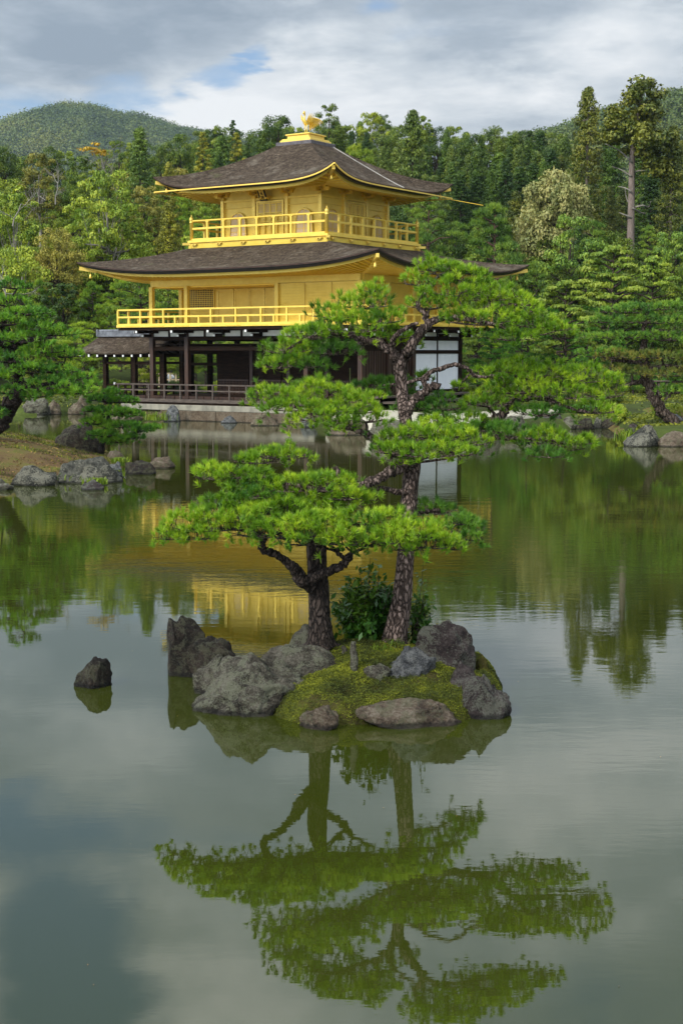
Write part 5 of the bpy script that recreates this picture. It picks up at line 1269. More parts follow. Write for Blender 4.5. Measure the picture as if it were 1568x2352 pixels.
#PART4
# ------------------------------------------------------------------ detailed pines: limbs and needle pads set out one by one
DEPTH = [None]
def deep(y, Y): return Y if DEPTH[0] is None else Y + float(np.interp(y, [p[0] for p in DEPTH[0]], [p[1] for p in DEPTH[0]]))
def limb_rows(rows, px=True):
    out = []
    for (x, y, Y, r) in rows: Y = deep(y, Y); p = at(x, y, Y); out.append((*p, r * Y / F))
    return out
class Pine:
    def __init__(s, name, base, label, barkm, seed, rz=1.3, ln=.066, wd=.0058, nn=46, sp=.060, minr=.0035):
        s.r = empty(name, tuple(base)); tag(s.r, label, 'tree'); s.o = np.array(base, float); s.bark = barkm; s.rg = np.random.default_rng(seed)
        s.pts = []; s.rz = rz; s.ln, s.wd, s.nn, s.sp, s.minr = ln, wd, nn, sp, minr
    def limb(s, rows, name='branch', n=12, knob=.10):
        P = catmull(limb_rows(rows), 7); P[:, :3] -= s.o; rg = s.rg
        k = len(P); w_ = P[:, 3:4] * .22; P[1:-1, :3] += rg.normal(size=(k - 2, 3)) * w_[1:-1]; P[:, 3] *= 1 + rg.normal(size=k) * knob * .6
        m = MB(); m.tube(P[:, :3], np.maximum(P[:, 3], s.minr), n, True, knob, int(rg.integers(1e6))); m.build(name, s.bark, s.r, True)
        s.pts += [p for p in P]
    def trunk(s, rows): 
        P = catmull(limb_rows(rows), 10); P[:, :3] -= s.o; n = 26; rg = s.rg; k = len(P); V = []
        for i, p in enumerate(P):
            fl = 1 + .55 * math.exp(-i / 2.2) 
            for j in range(n):
                a = 2 * PI * j / n; q = p[3] * (1 + (.10 * math.sin(5 * a + 1) + .08 * math.sin(3 * a + i * .1)) * (fl - .6) + rg.normal() * .022) * (1 + (fl - 1) * (.35 + .4 * max(0, math.sin(4 * a + .6))))
                V.append((p[0] + math.cos(a) * q, p[1] + math.sin(a) * q, p[2]))
        V = np.array(V); i = np.array([(a * n + b, a * n + (b + 1) % n, (a + 1) * n + (b + 1) % n, (a + 1) * n + b) for a in range(k - 1) for b in range(n)])
        addobj('trunk', mesh_np('trunk', V, i, s.bark, True), s.r); s.pts += [p for p in P]
    def pad(s, cx, cy, rx, ry, Y, mat='needle', dens=1.0, dy=1.05, droop=.0):
        rg = s.rg; Y = deep(cy, Y); k = Y / F; c = at(cx, cy, Y) - s.o; Rx = rx * k; Ry = Rx * dy; Rz = ry * k * s.rz
        area = PI * Rx * Ry; nt = int(area / s.sp ** 2 * .78 * dens) + 10; tp = []; td = []
        # small lobes inside the pad give the stepped cloud outline
        nl = max(4, int(area / (s.sp * 4.2) ** 2)); lob = rg.uniform(-1, 1, (nl * 3, 2)); lob = lob[(lob ** 2).sum(1) < 1][:nl]; lh = rg.uniform(-.15, .75, len(lob))
        for i in range(nt):
            q = math.sqrt(rg.random()) * (1 + .10 * math.sin(rg.random() * 9)); a = rg.random() * 2 * PI; u, v = q * math.cos(a), q * math.sin(a)
            dl = np.hypot(lob[:, 0] - u, lob[:, 1] - v); j = int(np.argmin(dl)); dome = math.sqrt(max(0, 1 - min(q, 1) ** 2)); h = dome * .55 + lh[j] * (1 - min(1, dl[j] * 1.2)) * .9 - .35
            lay = rg.random(); h -= (lay < .34) * rg.random() * .9
            tp.append((c[0] + u * Rx, c[1] + v * Ry, c[2] + h * Rz - droop * q * q * Rx)); td.append((u * .62 * q + rg.normal() * .22, v * .62 * q + rg.normal() * .22, .85 - .35 * (lay < .34) + rg.normal() * .15))
        tp = np.array(tp); td = unit(np.array(td))
        # needles of every tuft
        B = np.repeat(tp, s.nn, 0); D = np.repeat(td, s.nn, 0); n = len(B); al = rg.random(n) ** 1.1; back = rg.random((n, 1)) * s.ln * .45
        Bq = B - D * back; Dn = unit(D * (1.0 - .45 * al[:, None]) + unit(rg.normal(size=(n, 3))) * (.22 + .62 * al[:, None]))
        V, Fc = needle_arrays(Bq, Dn, s.ln * (.65 + .5 * rg.random(n)), np.full(n, s.wd), rg)
        nme = mesh_np('needle_pad', V, Fc, M[mat]); at_ = nme.attributes.new('tint', 'FLOAT', 'POINT'); at_.data.foreach_set('value', np.repeat(rg.random(len(tp)), s.nn * 3).astype(np.float32)); addobj('needle_pad', nme, s.r)
        # twigs: from the nearest limb point to the pad, fanning out to the tufts
        A_ = np.array(s.pts); low = c - np.array([0, 0, Rz * .45]); dd = np.linalg.norm(A_[:, :3] - low, axis=1); j = int(np.argmin(dd)); rt = A_[j, :3]; m = MB()
        r0 = min(max(A_[j, 3] * .55, s.minr * 1.5), Rx * .05 + s.minr)
        mid = (rt + low) / 2 + rg.normal(size=3) * .08 * np.linalg.norm(low - rt)
        nodes = [(low, r0 * .8)]
        if dd[j] > .02: m.tube(catmull([rt, mid, low], 4), np.linspace(r0 * 1.2, r0 * .8, 9), 7)
        na = 9
        for i in range(na):
            a = 2 * PI * (i + rg.random() * .7) / na; e = np.array([c[0] + math.cos(a) * Rx * .85, c[1] + math.sin(a) * Ry * .85, c[2] - Rz * .30 - droop * Rx * .6]); q = low * .55 + e * .45 + rg.normal(size=3) * Rx * .07
            q[2] = low[2] + (e[2] - low[2]) * .3; Pq = catmull([low, q, e], 4); rr = np.linspace(r0 * .7, s.minr * .8, 9); m.tube(Pq, rr, 5, False); nodes += [(p, r) for p, r in zip(Pq[1:], rr[1:])]
        NP = np.array([x[0] for x in nodes]); sel = rg.permutation(len(tp))[:int(len(tp) * .75)]
        for i in sel:
            t_ = tp[i]; j = int(np.argmin(np.linalg.norm(NP - t_, axis=1) + 1e-3)); b = NP[j]; q = (b + t_) / 2 + np.array([0, 0, -.12 * np.linalg.norm(t_ - b)]) + rg.normal(size=3) * .006
            m.tube([b, q, t_ + td[i] * s.ln * .15], [s.minr * .8, s.minr * .7, s.minr * .5], 3, False)
        m.build('twigs', s.bark, s.r, True)

# ---- tall pine on the island
b = at(903, 1478, 12.9); pr = Pine('pine_tree', (b[0], b[1], isl_z(b[0], b[1]) - .03), 'taller island pine with grey plated trunk and wide bough reaching right', M['bark_right'], 7)
DEPTH[0] = [(600, 1.35), (900, 1.25), (1000, .85), (1062, .5), (1250, .1), (1400, 0)]
pr.trunk([(902, 1490, 12.9, 31), (905, 1462, 12.9, 29), (913, 1420, 12.9, 26), (922, 1370, 12.9, 23), (930, 1290, 12.9, 20), (936, 1200, 12.9, 19), (941, 1120, 12.9, 18.5), (946, 1062, 12.9, 19), (937, 1000, 12.88, 15), (927, 940, 12.85, 14.5), (922, 890, 12.82, 14), (918, 836, 12.8, 15)])
for rows in ([(918, 845, 12.8, 14), (938, 802, 12.75, 13), (962, 768, 12.7, 11), (985, 742, 12.68, 9), (1010, 733, 12.66, 7.5), (1060, 730, 12.62, 6), (1130, 745, 12.6, 4.5), (1200, 770, 12.6, 3)],
             [(980, 748, 12.7, 7), (975, 720, 12.75, 6), (958, 700, 12.8, 5), (985, 660, 12.85, 4), (1005, 635, 12.9, 3)], [(1040, 732, 12.65, 5), (1100, 712, 12.7, 4.5), (1160, 700, 12.75, 3.5), (1230, 700, 12.8, 2.5)],
             [(918, 840, 12.8, 12), (897, 806, 12.75, 10), (872, 790, 12.72, 8.5), (840, 780, 12.68, 7.5), (800, 772, 12.64, 6), (750, 766, 12.6, 5), (690, 785, 12.58, 3.5), (650, 810, 12.56, 2.5)],
             [(880, 795, 12.73, 7), (868, 765, 12.8, 5.5), (872, 730, 12.85, 5), (858, 700, 12.88, 4), (856, 665, 12.9, 3)], [(898, 806, 12.74, 7), (905, 775, 12.65, 6), (935, 752, 12.6, 5), (960, 742, 12.6, 3.5)],
             [(850, 785, 12.7, 5), (810, 800, 12.75, 4), (760, 815, 12.8, 3.5), (700, 825, 12.85, 2.5)],
             [(930, 952, 12.85, 11), (948, 920, 12.78, 10.5), (975, 900, 12.72, 10), (1004, 880, 12.68, 10)], [(985, 893, 12.7, 6), (972, 876, 12.72, 6), (985, 858, 12.7, 5.5), (1008, 848, 12.7, 5.5), (1040, 838, 12.7, 5), (1072, 846, 12.75, 4.5), (1095, 865, 12.8, 4), (1140, 862, 12.85, 3)],
             [(985, 870, 12.7, 5), (955, 872, 12.75, 4), (930, 880, 12.8, 3.5), (880, 885, 12.95, 2.5)],
             [(948, 1020, 12.95, 9), (1000, 1008, 13.15, 10), (1055, 993, 13.25, 10.5), (1105, 980, 13.25, 11), (1145, 957, 13.2, 10), (1172, 927, 13.15, 8.5), (1200, 917, 13.12, 7), (1245, 914, 13.1, 6), (1300, 935, 13.05, 4), (1360, 948, 13.0, 3)],
             [(1090, 985, 13.25, 6), (1140, 1005, 13.2, 5), (1200, 1008, 13.15, 4), (1270, 1012, 13.1, 3)], [(1190, 920, 13.1, 5), (1215, 895, 13.05, 4.5), (1235, 870, 13.0, 4), (1290, 860, 13.0, 3)],
             [(944, 1052, 12.8, 10), (893, 1038, 12.62, 9), (858, 1012, 12.5, 8.5), (845, 998, 12.45, 8), (810, 984, 12.4, 6), (760, 968, 12.36, 5), (700, 945, 12.34, 3), (640, 920, 12.3, 2.5)],
             [(942, 1064, 12.82, 13), (905, 1080, 12.7, 12), (872, 1100, 12.62, 11), (842, 1112, 12.58, 10), (795, 1128, 12.52, 8), (720, 1122, 12.5, 6), (640, 1108, 12.5, 4), (570, 1098, 12.5, 3)], [(800, 1124, 12.5, 5), (778, 1092, 12.5, 4.5), (776, 1076, 12.5, 4.5), (765, 1076, 12.5, 4)],
             [(940, 1132, 12.86, 8), (915, 1130, 12.8, 7), (878, 1122, 12.74, 6), (850, 1128, 12.7, 4), (800, 1140, 12.7, 2.5)], [(938, 1185, 12.95, 6), (985, 1172, 13.1, 5), (1030, 1180, 13.2, 4), (1080, 1210, 13.25, 3)]): pr.limb(rows)
for a in ((1003, 612, 62, 30, 12.95), (955, 640, 36, 26, 12.9), (1075, 628, 62, 34, 12.9), (1040, 660, 78, 36, 12.75), (1120, 668, 80, 40, 12.85), (985, 690, 60, 34, 12.7), (1180, 700, 78, 40, 12.8), (1110, 728, 90, 32, 12.6), (1225, 735, 60, 30, 12.7), (1180, 770, 52, 22, 12.55), (1282, 748, 46, 18, 12.6),
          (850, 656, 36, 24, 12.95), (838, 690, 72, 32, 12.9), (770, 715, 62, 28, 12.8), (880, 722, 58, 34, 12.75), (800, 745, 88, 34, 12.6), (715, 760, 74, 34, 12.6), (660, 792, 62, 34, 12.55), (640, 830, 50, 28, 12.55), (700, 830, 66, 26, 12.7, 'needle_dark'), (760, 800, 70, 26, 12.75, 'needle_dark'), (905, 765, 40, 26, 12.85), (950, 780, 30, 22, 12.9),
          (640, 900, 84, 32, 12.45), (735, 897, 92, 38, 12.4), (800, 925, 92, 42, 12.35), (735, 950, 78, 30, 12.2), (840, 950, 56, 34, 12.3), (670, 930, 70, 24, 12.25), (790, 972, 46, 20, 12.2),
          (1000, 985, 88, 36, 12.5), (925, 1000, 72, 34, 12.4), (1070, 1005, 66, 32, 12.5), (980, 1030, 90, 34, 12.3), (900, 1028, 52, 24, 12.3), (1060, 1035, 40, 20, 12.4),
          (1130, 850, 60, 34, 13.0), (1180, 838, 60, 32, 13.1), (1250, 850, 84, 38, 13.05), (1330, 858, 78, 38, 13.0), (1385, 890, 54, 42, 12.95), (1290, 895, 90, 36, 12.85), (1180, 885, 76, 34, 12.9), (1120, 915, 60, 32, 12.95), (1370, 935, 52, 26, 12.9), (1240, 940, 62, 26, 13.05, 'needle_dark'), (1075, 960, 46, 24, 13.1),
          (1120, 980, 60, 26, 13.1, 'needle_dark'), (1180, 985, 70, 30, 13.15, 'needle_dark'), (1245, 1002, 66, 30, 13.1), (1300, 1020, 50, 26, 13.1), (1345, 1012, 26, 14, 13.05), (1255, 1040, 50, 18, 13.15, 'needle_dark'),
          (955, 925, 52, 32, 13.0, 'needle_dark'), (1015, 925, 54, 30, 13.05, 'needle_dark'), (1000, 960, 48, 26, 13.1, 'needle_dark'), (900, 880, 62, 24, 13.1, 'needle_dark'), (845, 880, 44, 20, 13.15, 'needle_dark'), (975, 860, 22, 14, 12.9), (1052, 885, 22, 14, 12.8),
          (655, 1040, 66, 26, 12.55), (590, 1050, 62, 26, 12.5), (500, 1085, 62, 28, 12.5), (560, 1085, 64, 24, 12.45), (650, 1110, 84, 34, 12.4), (735, 1108, 84, 34, 12.4), (600, 1128, 60, 28, 12.35, 'needle_dark'), (800, 1100, 40, 20, 12.5), (830, 1140, 46, 16, 12.6), (545, 1120, 38, 22, 12.4), (790, 1135, 52, 22, 12.4),
          (1000, 1165, 62, 26, 13.1, 'needle_dark'), (1070, 1205, 46, 30, 13.2, 'needle_dark')): pr.pad(*a)

# ---- lower pine on the island
DEPTH[0] = None
b = at(735, 1472, 12.75); pl = Pine('pine_tree', (b[0], b[1], isl_z(b[0], b[1]) - .03), 'shorter island pine with dark trunk, crooked low limb and broad flat needle layers', M['bark_left'], 17, rz=1.5)
pl.trunk([(736, 1484, 12.75, 33), (735, 1455, 12.75, 29), (732, 1410, 12.75, 25), (731, 1350, 12.75, 24), (728, 1300, 12.75, 23), (727, 1250, 12.75, 23), (733, 1205, 12.75, 17), (748, 1165, 12.72, 12)])
for rows in ([(722, 1345, 12.72, 16), (698, 1332, 12.62, 16), (676, 1308, 12.54, 13), (655, 1286, 12.5, 9), (630, 1272, 12.46, 8.5), (606, 1262, 12.42, 9), (600, 1246, 12.4, 8), (608, 1232, 12.4, 6), (585, 1222, 12.36, 4.5), (510, 1214, 12.32, 3.5), (430, 1218, 12.3, 2.5), (380, 1220, 12.3, 2)],
             [(705, 1334, 12.62, 12), (745, 1318, 12.52, 11), (780, 1300, 12.46, 10), (800, 1282, 12.42, 8), (806, 1272, 12.42, 5), (860, 1250, 12.4, 3)], [(795, 1285, 12.42, 6), (778, 1272, 12.44, 5), (772, 1262, 12.46, 5), (790, 1262, 12.46, 3.5)],
             [(738, 1195, 12.74, 8), (700, 1195, 12.66, 7), (640, 1196, 12.56, 5), (560, 1190, 12.5, 4), (480, 1180, 12.45, 3)], [(745, 1185, 12.7, 7), (800, 1200, 12.6, 6), (880, 1215, 12.5, 5), (960, 1230, 12.45, 4), (1030, 1248, 12.4, 3)]): pl.limb(rows)
for a in ((390, 1225, 46, 22, 12.35), (430, 1195, 62, 30, 12.4), (485, 1168, 66, 32, 12.5), (500, 1200, 60, 30, 12.3), (550, 1180, 66, 30, 12.45), (585, 1210, 74, 32, 12.25), (660, 1185, 92, 36, 12.4), (660, 1215, 86, 30, 12.2), (730, 1210, 84, 38, 12.25), (760, 1185, 70, 30, 12.45), (790, 1232, 66, 28, 12.2), (820, 1200, 66, 32, 12.4),
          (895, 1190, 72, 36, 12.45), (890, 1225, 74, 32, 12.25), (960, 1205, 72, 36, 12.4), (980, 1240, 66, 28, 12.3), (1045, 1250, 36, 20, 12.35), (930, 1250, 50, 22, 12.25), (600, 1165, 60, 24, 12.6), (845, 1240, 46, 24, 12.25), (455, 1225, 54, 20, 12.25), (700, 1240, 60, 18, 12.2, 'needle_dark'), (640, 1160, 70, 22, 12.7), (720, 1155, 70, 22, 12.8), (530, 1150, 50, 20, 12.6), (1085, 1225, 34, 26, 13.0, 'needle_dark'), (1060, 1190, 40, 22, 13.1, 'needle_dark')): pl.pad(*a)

# ---- bush, grass, fern and stump on the island
def island_plants():
    rg = np.random.default_rng(31)
    def onisl(x, y, z=.38):
        p = onz(x, y, z); return np.array([p[0], p[1], isl_z(p[0], p[1])])
    def bushy(name, base, label, targets, leafL, mat, per, cat='shrub', spread=.10, rstem=.006):
        r = empty(name, tuple(base)); tag(r, label, cat); m = MB(); LB = []; LN = []; LT = []
        for (x, y, Y) in targets:
            e = at(x, y, Y) - base; P = catmull([(0, 0, -.05), e * np.array([.45, .45, .6]) + rg.normal(size=3) * .03, e], 6); m.tube(P, np.linspace(rstem, .0018, len(P)), 5, False)
            for i in range(per):
                t_ = .25 + .75 * rg.random() ** .7; q = P[min(len(P) - 1, int(t_ * (len(P) - 1)))] + rg.normal(size=3) * spread * .4
                d = unit(rg.normal(size=3) + np.array([0, -.15, .15])); LB.append(q); LT.append(unit(d * 1.0 + np.array([0, 0, -.15])))
        m.build('stems', M['bark'], r, True); B = np.array(LB); T = np.array(LT); n = len(B); S = unit(np.cross(T, unit(np.array([0, 0, 1.]) + rg.normal(size=(n, 3)) * .35))); U_ = np.cross(S, T)
        L = (leafL * (.6 + .7 * rg.random(n)))[:, None]; w_ = L * .22
        V = np.stack([B, B + T * L * .45 + S * w_ - U_ * L * .04, B + T * L - U_ * L * .10, B + T * L * .45 - S * w_ - U_ * L * .04], 1).reshape(-1, 3)
        addobj('leaves', mesh_np('leaves', V, np.arange(4 * n).reshape(n, 4), M[mat]), r)
    tg = []
    for i in range(120):
        a = rg.random() * 2 * PI; q = rg.random() ** .5; tg.append((842 + 84 * q * math.cos(a), 1392 + 66 * q * math.sin(a), 13.15 + rg.normal() * .16))
    tg += [(850, 1282, 13.1), (848, 1300, 13.2), (870, 1300, 13.1), (822, 1300, 13.2), (800, 1320, 13.1)]
    bushy('bush', onisl(845, 1470), 'dense dark green bush between the two pine trunks on the island', tg, .085, 'bushleaf', 34)
    tg = [(950 + 30 * rg.random(), 1370 + 70 * rg.random(), 13.2 + rg.normal() * .06) for i in range(26)] + [(972, 1290, 13.15), (968, 1330, 13.15)]
    bushy('bush', onisl(950, 1462), 'small leafy shrub showing right of the grey pine trunk on the island', tg, .075, 'bushleaf', 16)
    def blades(name, base, n, h, sp, label, mat='grass', wd=.006, bend=.5, cat='grass tuft'):
        B = rg.normal(size=(n, 3)) * [sp, sp, 0]; D = unit(rg.normal(size=(n, 3)) * [1, 1, 0] + 1e-6); L = h * (.5 + .6 * rg.random(n))[:, None]; S = np.cross(D, [0, 0, 1.])
        a = B; b_ = B + D * L * .18 * bend + [0, 0, 1] * L * .55; c_ = B + D * L * .62 * bend + [0, 0, 1] * L * .80; d_ = B + D * L * 1.05 * bend + [0, 0, 1] * L * .72
        V = []; W = [1, .85, .55, .1]
        V = np.stack([p + s * S * wd * w_ / 2 for p, w_ in zip((a, b_, c_, d_), W) for s in (-1, 1)], 1).reshape(-1, 3); i = np.arange(n)[:, None] * 8
        Fc = np.concatenate([i + [0, 1, 3, 2], i + [2, 3, 5, 4], i + [4, 5, 7, 6]]); o = addobj(name, mesh_np(name, V, Fc, M[mat], True), None, tuple(base)); tag(o, label, cat); return o
    blades('grass_tuft', onisl(812, 1468), 110, .26, .05, 'arching grass tuft at the foot of the dark bush between the trunks')
    blades('grass_tuft', onisl(868, 1472), 70, .16, .05, 'short grass right of the arching tuft, below the dark bush')
    blades('grass_tuft', onisl(875, 1500, .36), 90, .07, .07, 'low green weeds right of the grey stump')
    blades('grass_tuft', onisl(905, 1492, .36), 60, .06, .05, 'low weeds behind the blue-grey stone')
    for (x, y, Y, h, sp, lb) in ((1440, 1008, 47.6, .5, .2, 'light green grass clump between the two big boulders at right'), (362, 962, 63, .5, .3, 'yellowish grass clump left of the purplish rock in the embankment'), (182, 1095, 33.5, .2, .2, 'fern under the largest bank boulder'),
                                 (258, 1090, 34.6, .26, .12, 'yellow-green fern at the right end of the largest bank boulder'), (276, 1066, 38, .28, .1, 'small green plant between the bank rocks'), (225, 1108, 32.6, .2, .1, 'yellowish waterside plant beside the small peaked rock')):
        p = at(x, y, Y); blades('grass_tuft', (p[0], p[1], max(p[2] - .05, 0)), 120, h, sp, lb, 'grass', .03)
    for (x, y0, y1, Y, rr, nm, lb) in ((812, 1560, 1474, 12.05, .030, 'stump', 'thin weathered grey stump standing in the moss in front of the pines'), (790, 1516, 1484, 12.5, .022, 'stump', 'short broken stub left of the tall grey stump')):
        e = at(x, y1, Y); g = isl_z(e[0], e[1]); m = MB(); P = catmull([(0, 0, -.03), (.006, 0, (e[2] - g) * .35), (-.006, 0, (e[2] - g) * .7), (0, 0, e[2] - g)], 4); m.tube(P, np.linspace(rr * 1.25, rr * .7, len(P)), 9, True, .3, 3); o = m.build(nm, M['rock_grey'], None, True); o.location = (e[0], e[1], g); tag(o, lb, 'stump')
island_plants()

# ---- pines of the banks
def far_pine(base, label, barkm, seed, trunk, limbs, pads, mat, ln=.15, wd=.022, nn=26, sp=.15, name='pine_tree'):
    p = Pine(name, base, label, barkm, seed, .95, ln, wd, nn, sp, .010)
    p.limb(trunk, 'trunk', 14, .06)
    for l in limbs: p.limb(l)
    for a in pads:
        a = list(a); m_ = a[5] if len(a) > 5 else mat; p.pad(*a[:5], m_, 1.15, .85)
b = at(-25, 1000, 38.5)
far_pine((b[0], b[1], bank_z(b[0], b[1]) - .1), 'big dark pine leaning in at the left edge over the mossy bank', M['bark_left'], 41,
         [(-40, 1015, 38.5, 22), (0, 965, 38.5, 20), (28, 930, 38.5, 18), (42, 895, 38.5, 16), (40, 860, 38.5, 15), (25, 800, 38.5, 12), (10, 740, 38.6, 9), (20, 690, 38.7, 5)],
         [[(40, 880, 38.5, 8), (80, 885, 38.2, 6), (130, 880, 38.0, 4), (180, 890, 38.0, 3)], [(30, 800, 38.5, 7), (70, 780, 38.3, 5), (130, 775, 38.2, 3)], [(25, 930, 38.4, 6), (0, 935, 38.0, 4), (-40, 930, 38.0, 3)], [(40, 850, 38.6, 6), (100, 840, 39.0, 4), (150, 835, 39.2, 3)]],
         [(15, 690, 60, 28, 38.8), (60, 712, 60, 26, 38.5), (0, 735, 70, 30, 38.2), (90, 748, 60, 26, 38.6), (130, 762, 50, 22, 38.6), (30, 775, 70, 28, 38.0), (100, 800, 62, 26, 38.3), (150, 812, 50, 22, 38.7), (20, 820, 66, 30, 37.9), (70, 845, 60, 28, 37.9), (130, 845, 60, 28, 38.3), (175, 862, 46, 24, 38.3), (110, 882, 62, 26, 37.8), (165, 895, 56, 24, 38.0), (-10, 860, 60, 30, 37.8), (20, 895, 30, 22, 37.7),
          (80, 905, 40, 18, 37.9), (-20, 940, 36, 22, 37.6), (-30, 780, 60, 30, 38.0), (40, 655, 40, 20, 39.0), (205, 880, 30, 18, 38.2)], 'needle_bank')
b = at(238, 1035, 40.5)
far_pine((b[0], b[1], bank_z(b[0], b[1]) - .1), 'small young pine leaning over the water from the left bank beside the sloping rock', M['bark_left'], 42,
         [(232, 1040, 40.5, 8), (238, 1010, 40.5, 6), (245, 980, 40.5, 5), (252, 945, 40.5, 4), (256, 915, 40.5, 2.5)],
         [[(240, 1000, 40.5, 3.5), (280, 1000, 40.2, 3), (330, 990, 40.0, 2)], [(245, 975, 40.5, 3), (215, 965, 40.3, 2)]],
         [(256, 898, 26, 16, 40.5), (235, 915, 34, 16, 40.4), (285, 918, 36, 16, 40.5), (222, 940, 34, 16, 40.3), (265, 945, 46, 18, 40.2), (300, 950, 30, 14, 40.4), (225, 968, 38, 16, 40.2), (280, 975, 44, 16, 40.1), (320, 985, 34, 13, 40.0), (350, 980, 20, 9, 39.9), (240, 995, 42, 16, 40.0), (300, 1002, 36, 12, 40.0), (262, 1012, 30, 12, 40.1)], 'needle_bank', .12, .018, 30, .092)
b = at(1560, 985, 51)
far_pine((b[0], b[1], .45), 'pine with curved leaning trunk and wide flat tiers on the right bank', M['bark'], 43,
         [(1568, 990, 51, 17), (1540, 965, 51, 14), (1515, 940, 51, 13), (1495, 905, 51, 12), (1482, 870, 51, 12), (1475, 830, 51, 11), (1478, 790, 51, 8), (1480, 740, 51, 5), (1490, 700, 51, 3)],
         [[(1480, 875, 51, 7), (1450, 880, 50.6, 5), (1425, 895, 50.4, 4)], [(1478, 835, 51, 6), (1440, 830, 50.6, 4), (1390, 825, 50.5, 3)], [(1478, 770, 51, 5), (1510, 760, 51, 4), (1560, 765, 51, 3)], [(1478, 780, 51, 5), (1430, 775, 50.8, 3.5), (1390, 770, 50.8, 2.5)], [(1482, 850, 51, 6), (1530, 840, 50.6, 4), (1590, 850, 50.5, 3)]],
         [(1490, 705, 76, 18, 51.2), (1430, 712, 60, 16, 51), (1560, 700, 60, 16, 51.3), (1400, 735, 58, 16, 50.8), (1500, 735, 84, 18, 50.8), (1570, 735, 46, 16, 51), (1380, 770, 56, 16, 50.8), (1450, 768, 70, 18, 50.6), (1540, 775, 76, 18, 50.6), (1380, 805, 60, 16, 50.6), (1430, 815, 66, 18, 50.4, 'needle_old'), (1520, 815, 70, 20, 50.4, 'needle_old'), (1580, 815, 40, 18, 50.6), (1400, 845, 50, 16, 50.5, 'needle_old'), (1530, 855, 66, 22, 50.4, 'needle_old'), (1585, 870, 50, 22, 50.3), (1450, 850, 40, 16, 50.5, 'needle_old'), (1550, 895, 50, 18, 50.3)], 'needle_tier', .16, .026, 26, .17)

def floating_leaves():
    rg = np.random.default_rng(4); x = rg.uniform(-4, 4, 160); y = rg.uniform(6, 22, 160); k = ~in_poly(x, y, ISLP); x, y = x[k], y[k]
    V, Fc = leaf_arrays(np.stack([x, y, np.full(len(x), .004)], 1), unit(rg.normal(size=(len(x), 3)) * .06 + [0, 0, 1]),   .006 * (.5 + rg.random(len(x))), .45, rg)
    tag(addobj('floating_leaves', mesh_np('floating_leaves', V, Fc, M['litter'])), kind='stuff')
floating_leaves()
# ------------------------------------------------------------------ fences, bench and visitors across the water
def fence(x0, x1, y, Y, label, n=6, h=.75, mat='greywood', z=None):
    a = at(x0, y, Y); c_ = at(x1, y, Y); r = empty('fence', (a[0], a[1], 0)); tag(r, label, 'fence'); L = c_[0] - a[0]; zt = a[2]
    g = tz(a[0] + L / 2, Y)
    m = MB(); m.bar((0, 0, zt), (L, 0, zt), .10, .10); m.build('top_rail', M[mat], r); m = MB(); m.bar((0, .0, zt - .38), (L, .0, zt - .38), .07, .07); m.build('lower_rail', M[mat], r)
    for i in range(n + 1): MB().box((L * i / n - .05, -.05, min(g, zt - .6) - .2), (L * i / n + .05, .05, zt - .02)).build('fence_post', M[mat], r)
M['bamboo'] = simple('pale_bamboo', (.42, .32, .19), (.6, .48, .3), 4, rough=.6)
fence(366, 442, 858, 88, 'pale bamboo rail fence seen through the ground floor of the temple', 6, mat='bamboo')
fence(316, 346, 853, 90, 'short pale bamboo rail seen between the fishing deck posts', 3, mat='bamboo')
a = at(1487, 874, 66); r = empty('bench', (a[0], a[1], a[2] - .42)); tag(r, 'low weathered bench-like rail behind the curved pine at right', 'bench')
MB().box((0, -.2, .36), (.95, .2, .42)).build('seat', M['greywood'], r, bevel=.01)
for i in range(3): MB().box((.06 + i * .38, -.12, -.5), (.14 + i * .38, .12, .36)).build('leg', M['greywood'], r)

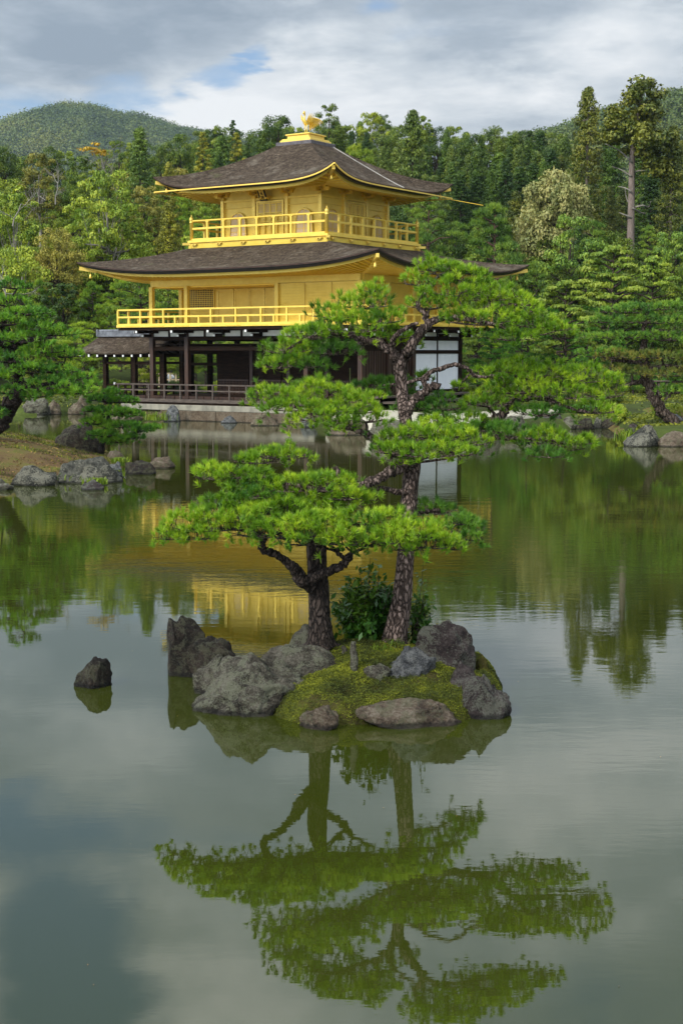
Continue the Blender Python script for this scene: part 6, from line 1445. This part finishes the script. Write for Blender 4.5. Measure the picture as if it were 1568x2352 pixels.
M['skin'] = simple('skin', (.45, .28, .2), (.55, .35, .26), 5, rough=.6)
M['pinkcloth'] = simple('pink_cloth', (.55, .30, .32), (.68, .42, .42), 6, rough=.8)
M['whitecloth'] = simple('white_cloth', (.6, .62, .66), (.75, .76, .78), 6, rough=.8)
M['jeans'] = simple('blue_trousers', (.05, .09, .2), (.10, .16, .30), 6, rough=.8)
M['hair'] = simple('dark_hair', (.012, .008, .006), (.03, .02, .015), 6, rough=.6)
def person(x, yhead, Y, shirt, label, turn=0.0):
    top = at(x, yhead, Y); H = 1.62; z0 = top[2] - H; r = empty('person', (top[0], top[1], z0), turn); tag(r, label, 'person', None)
    J = [(0, 0, .92, .13), (0, 0, 1.12, .12), (0, 0, 1.32, .14), (0, 0, 1.43, .05), (0, -.01, 1.52, .085), (0, -.01, 1.58, .06)]
    m = []; E = [(0, 1), (1, 2), (2, 3), (3, 4), (4, 5)]
    V = list(J)
    for sx in (-1, 1):
        o = len(V); V += [(sx * .09, 0, .86, .095), (sx * .10, -.01, .48, .06), (sx * .10, .01, .08, .042), (sx * .10, -.12, .03, .035)]; E += [(0, o), (o, o + 1), (o + 1, o + 2), (o + 2, o + 3)]
        o = len(V); V += [(sx * .19, 0, 1.34, .055), (sx * .24, .02, 1.10, .042), (sx * .20, -.16, .98, .032), (sx * .18, -.23, .97, .03)]; E += [(2, o), (o, o + 1), (o + 1, o + 2), (o + 2, o + 3)]
    me = bpy.data.meshes.new('body'); me.from_pydata([v[:3] for v in V], E, []); me.materials.append(M['skin']); ob = addobj('body', me, r)
    sk = ob.modifiers.new('skin', 'SKIN'); lay = me.skin_vertices[0] if len(me.skin_vertices) else None
    if lay is None:
        bm = bmesh.new(); bm.from_mesh(me); bm.verts.layers.skin.verify(); bm.to_mesh(me); bm.free(); lay = me.skin_vertices[0]
    for i, v in enumerate(V): lay.data[i].radius = (v[3], v[3]); lay.data[i].use_root = (i == 0)
    sb = ob.modifiers.new('sub', 'SUBSURF'); sb.levels = 1; sb.render_levels = 1
    m = MB(); m.lathe((0, 0, .84), [(.15, 0), (.145, .15), (.15, .3), (.175, .44), (.17, .52), (.09, .58)], 12)
    for sx in (-1, 1): m.tube([(sx * .14, 0, 1.36), (sx * .21, .01, 1.24), (sx * .24, .02, 1.12)], [.07, .062, .058], 8)
    m.build('shirt', M[shirt], r, True)
    m = MB(); m.lathe((0, 0, .74), [(.155, 0), (.165, .08), (.155, .16)], 12)
    for sx in (-1, 1): m.tube([(sx * .09, 0, .86), (sx * .10, -.01, .48), (sx * .10, .01, .10)], [.105, .078, .062], 9)
    m.build('trousers', M['jeans'], r, True)
    MB().lathe((0, .012, 1.47), [(.06, 0), (.098, .06), (.10, .12), (.075, .165), (.02, .185)], 10).build('hair', M['hair'], r, True)
person(373, 846, 90, 'pinkcloth', 'visitor in a pink top standing behind the bamboo rail, seen through the temple\'s ground floor', .6)
person(392, 852, 92, 'whitecloth', 'visitor in a white top standing to the right of the one in pink', -.5)
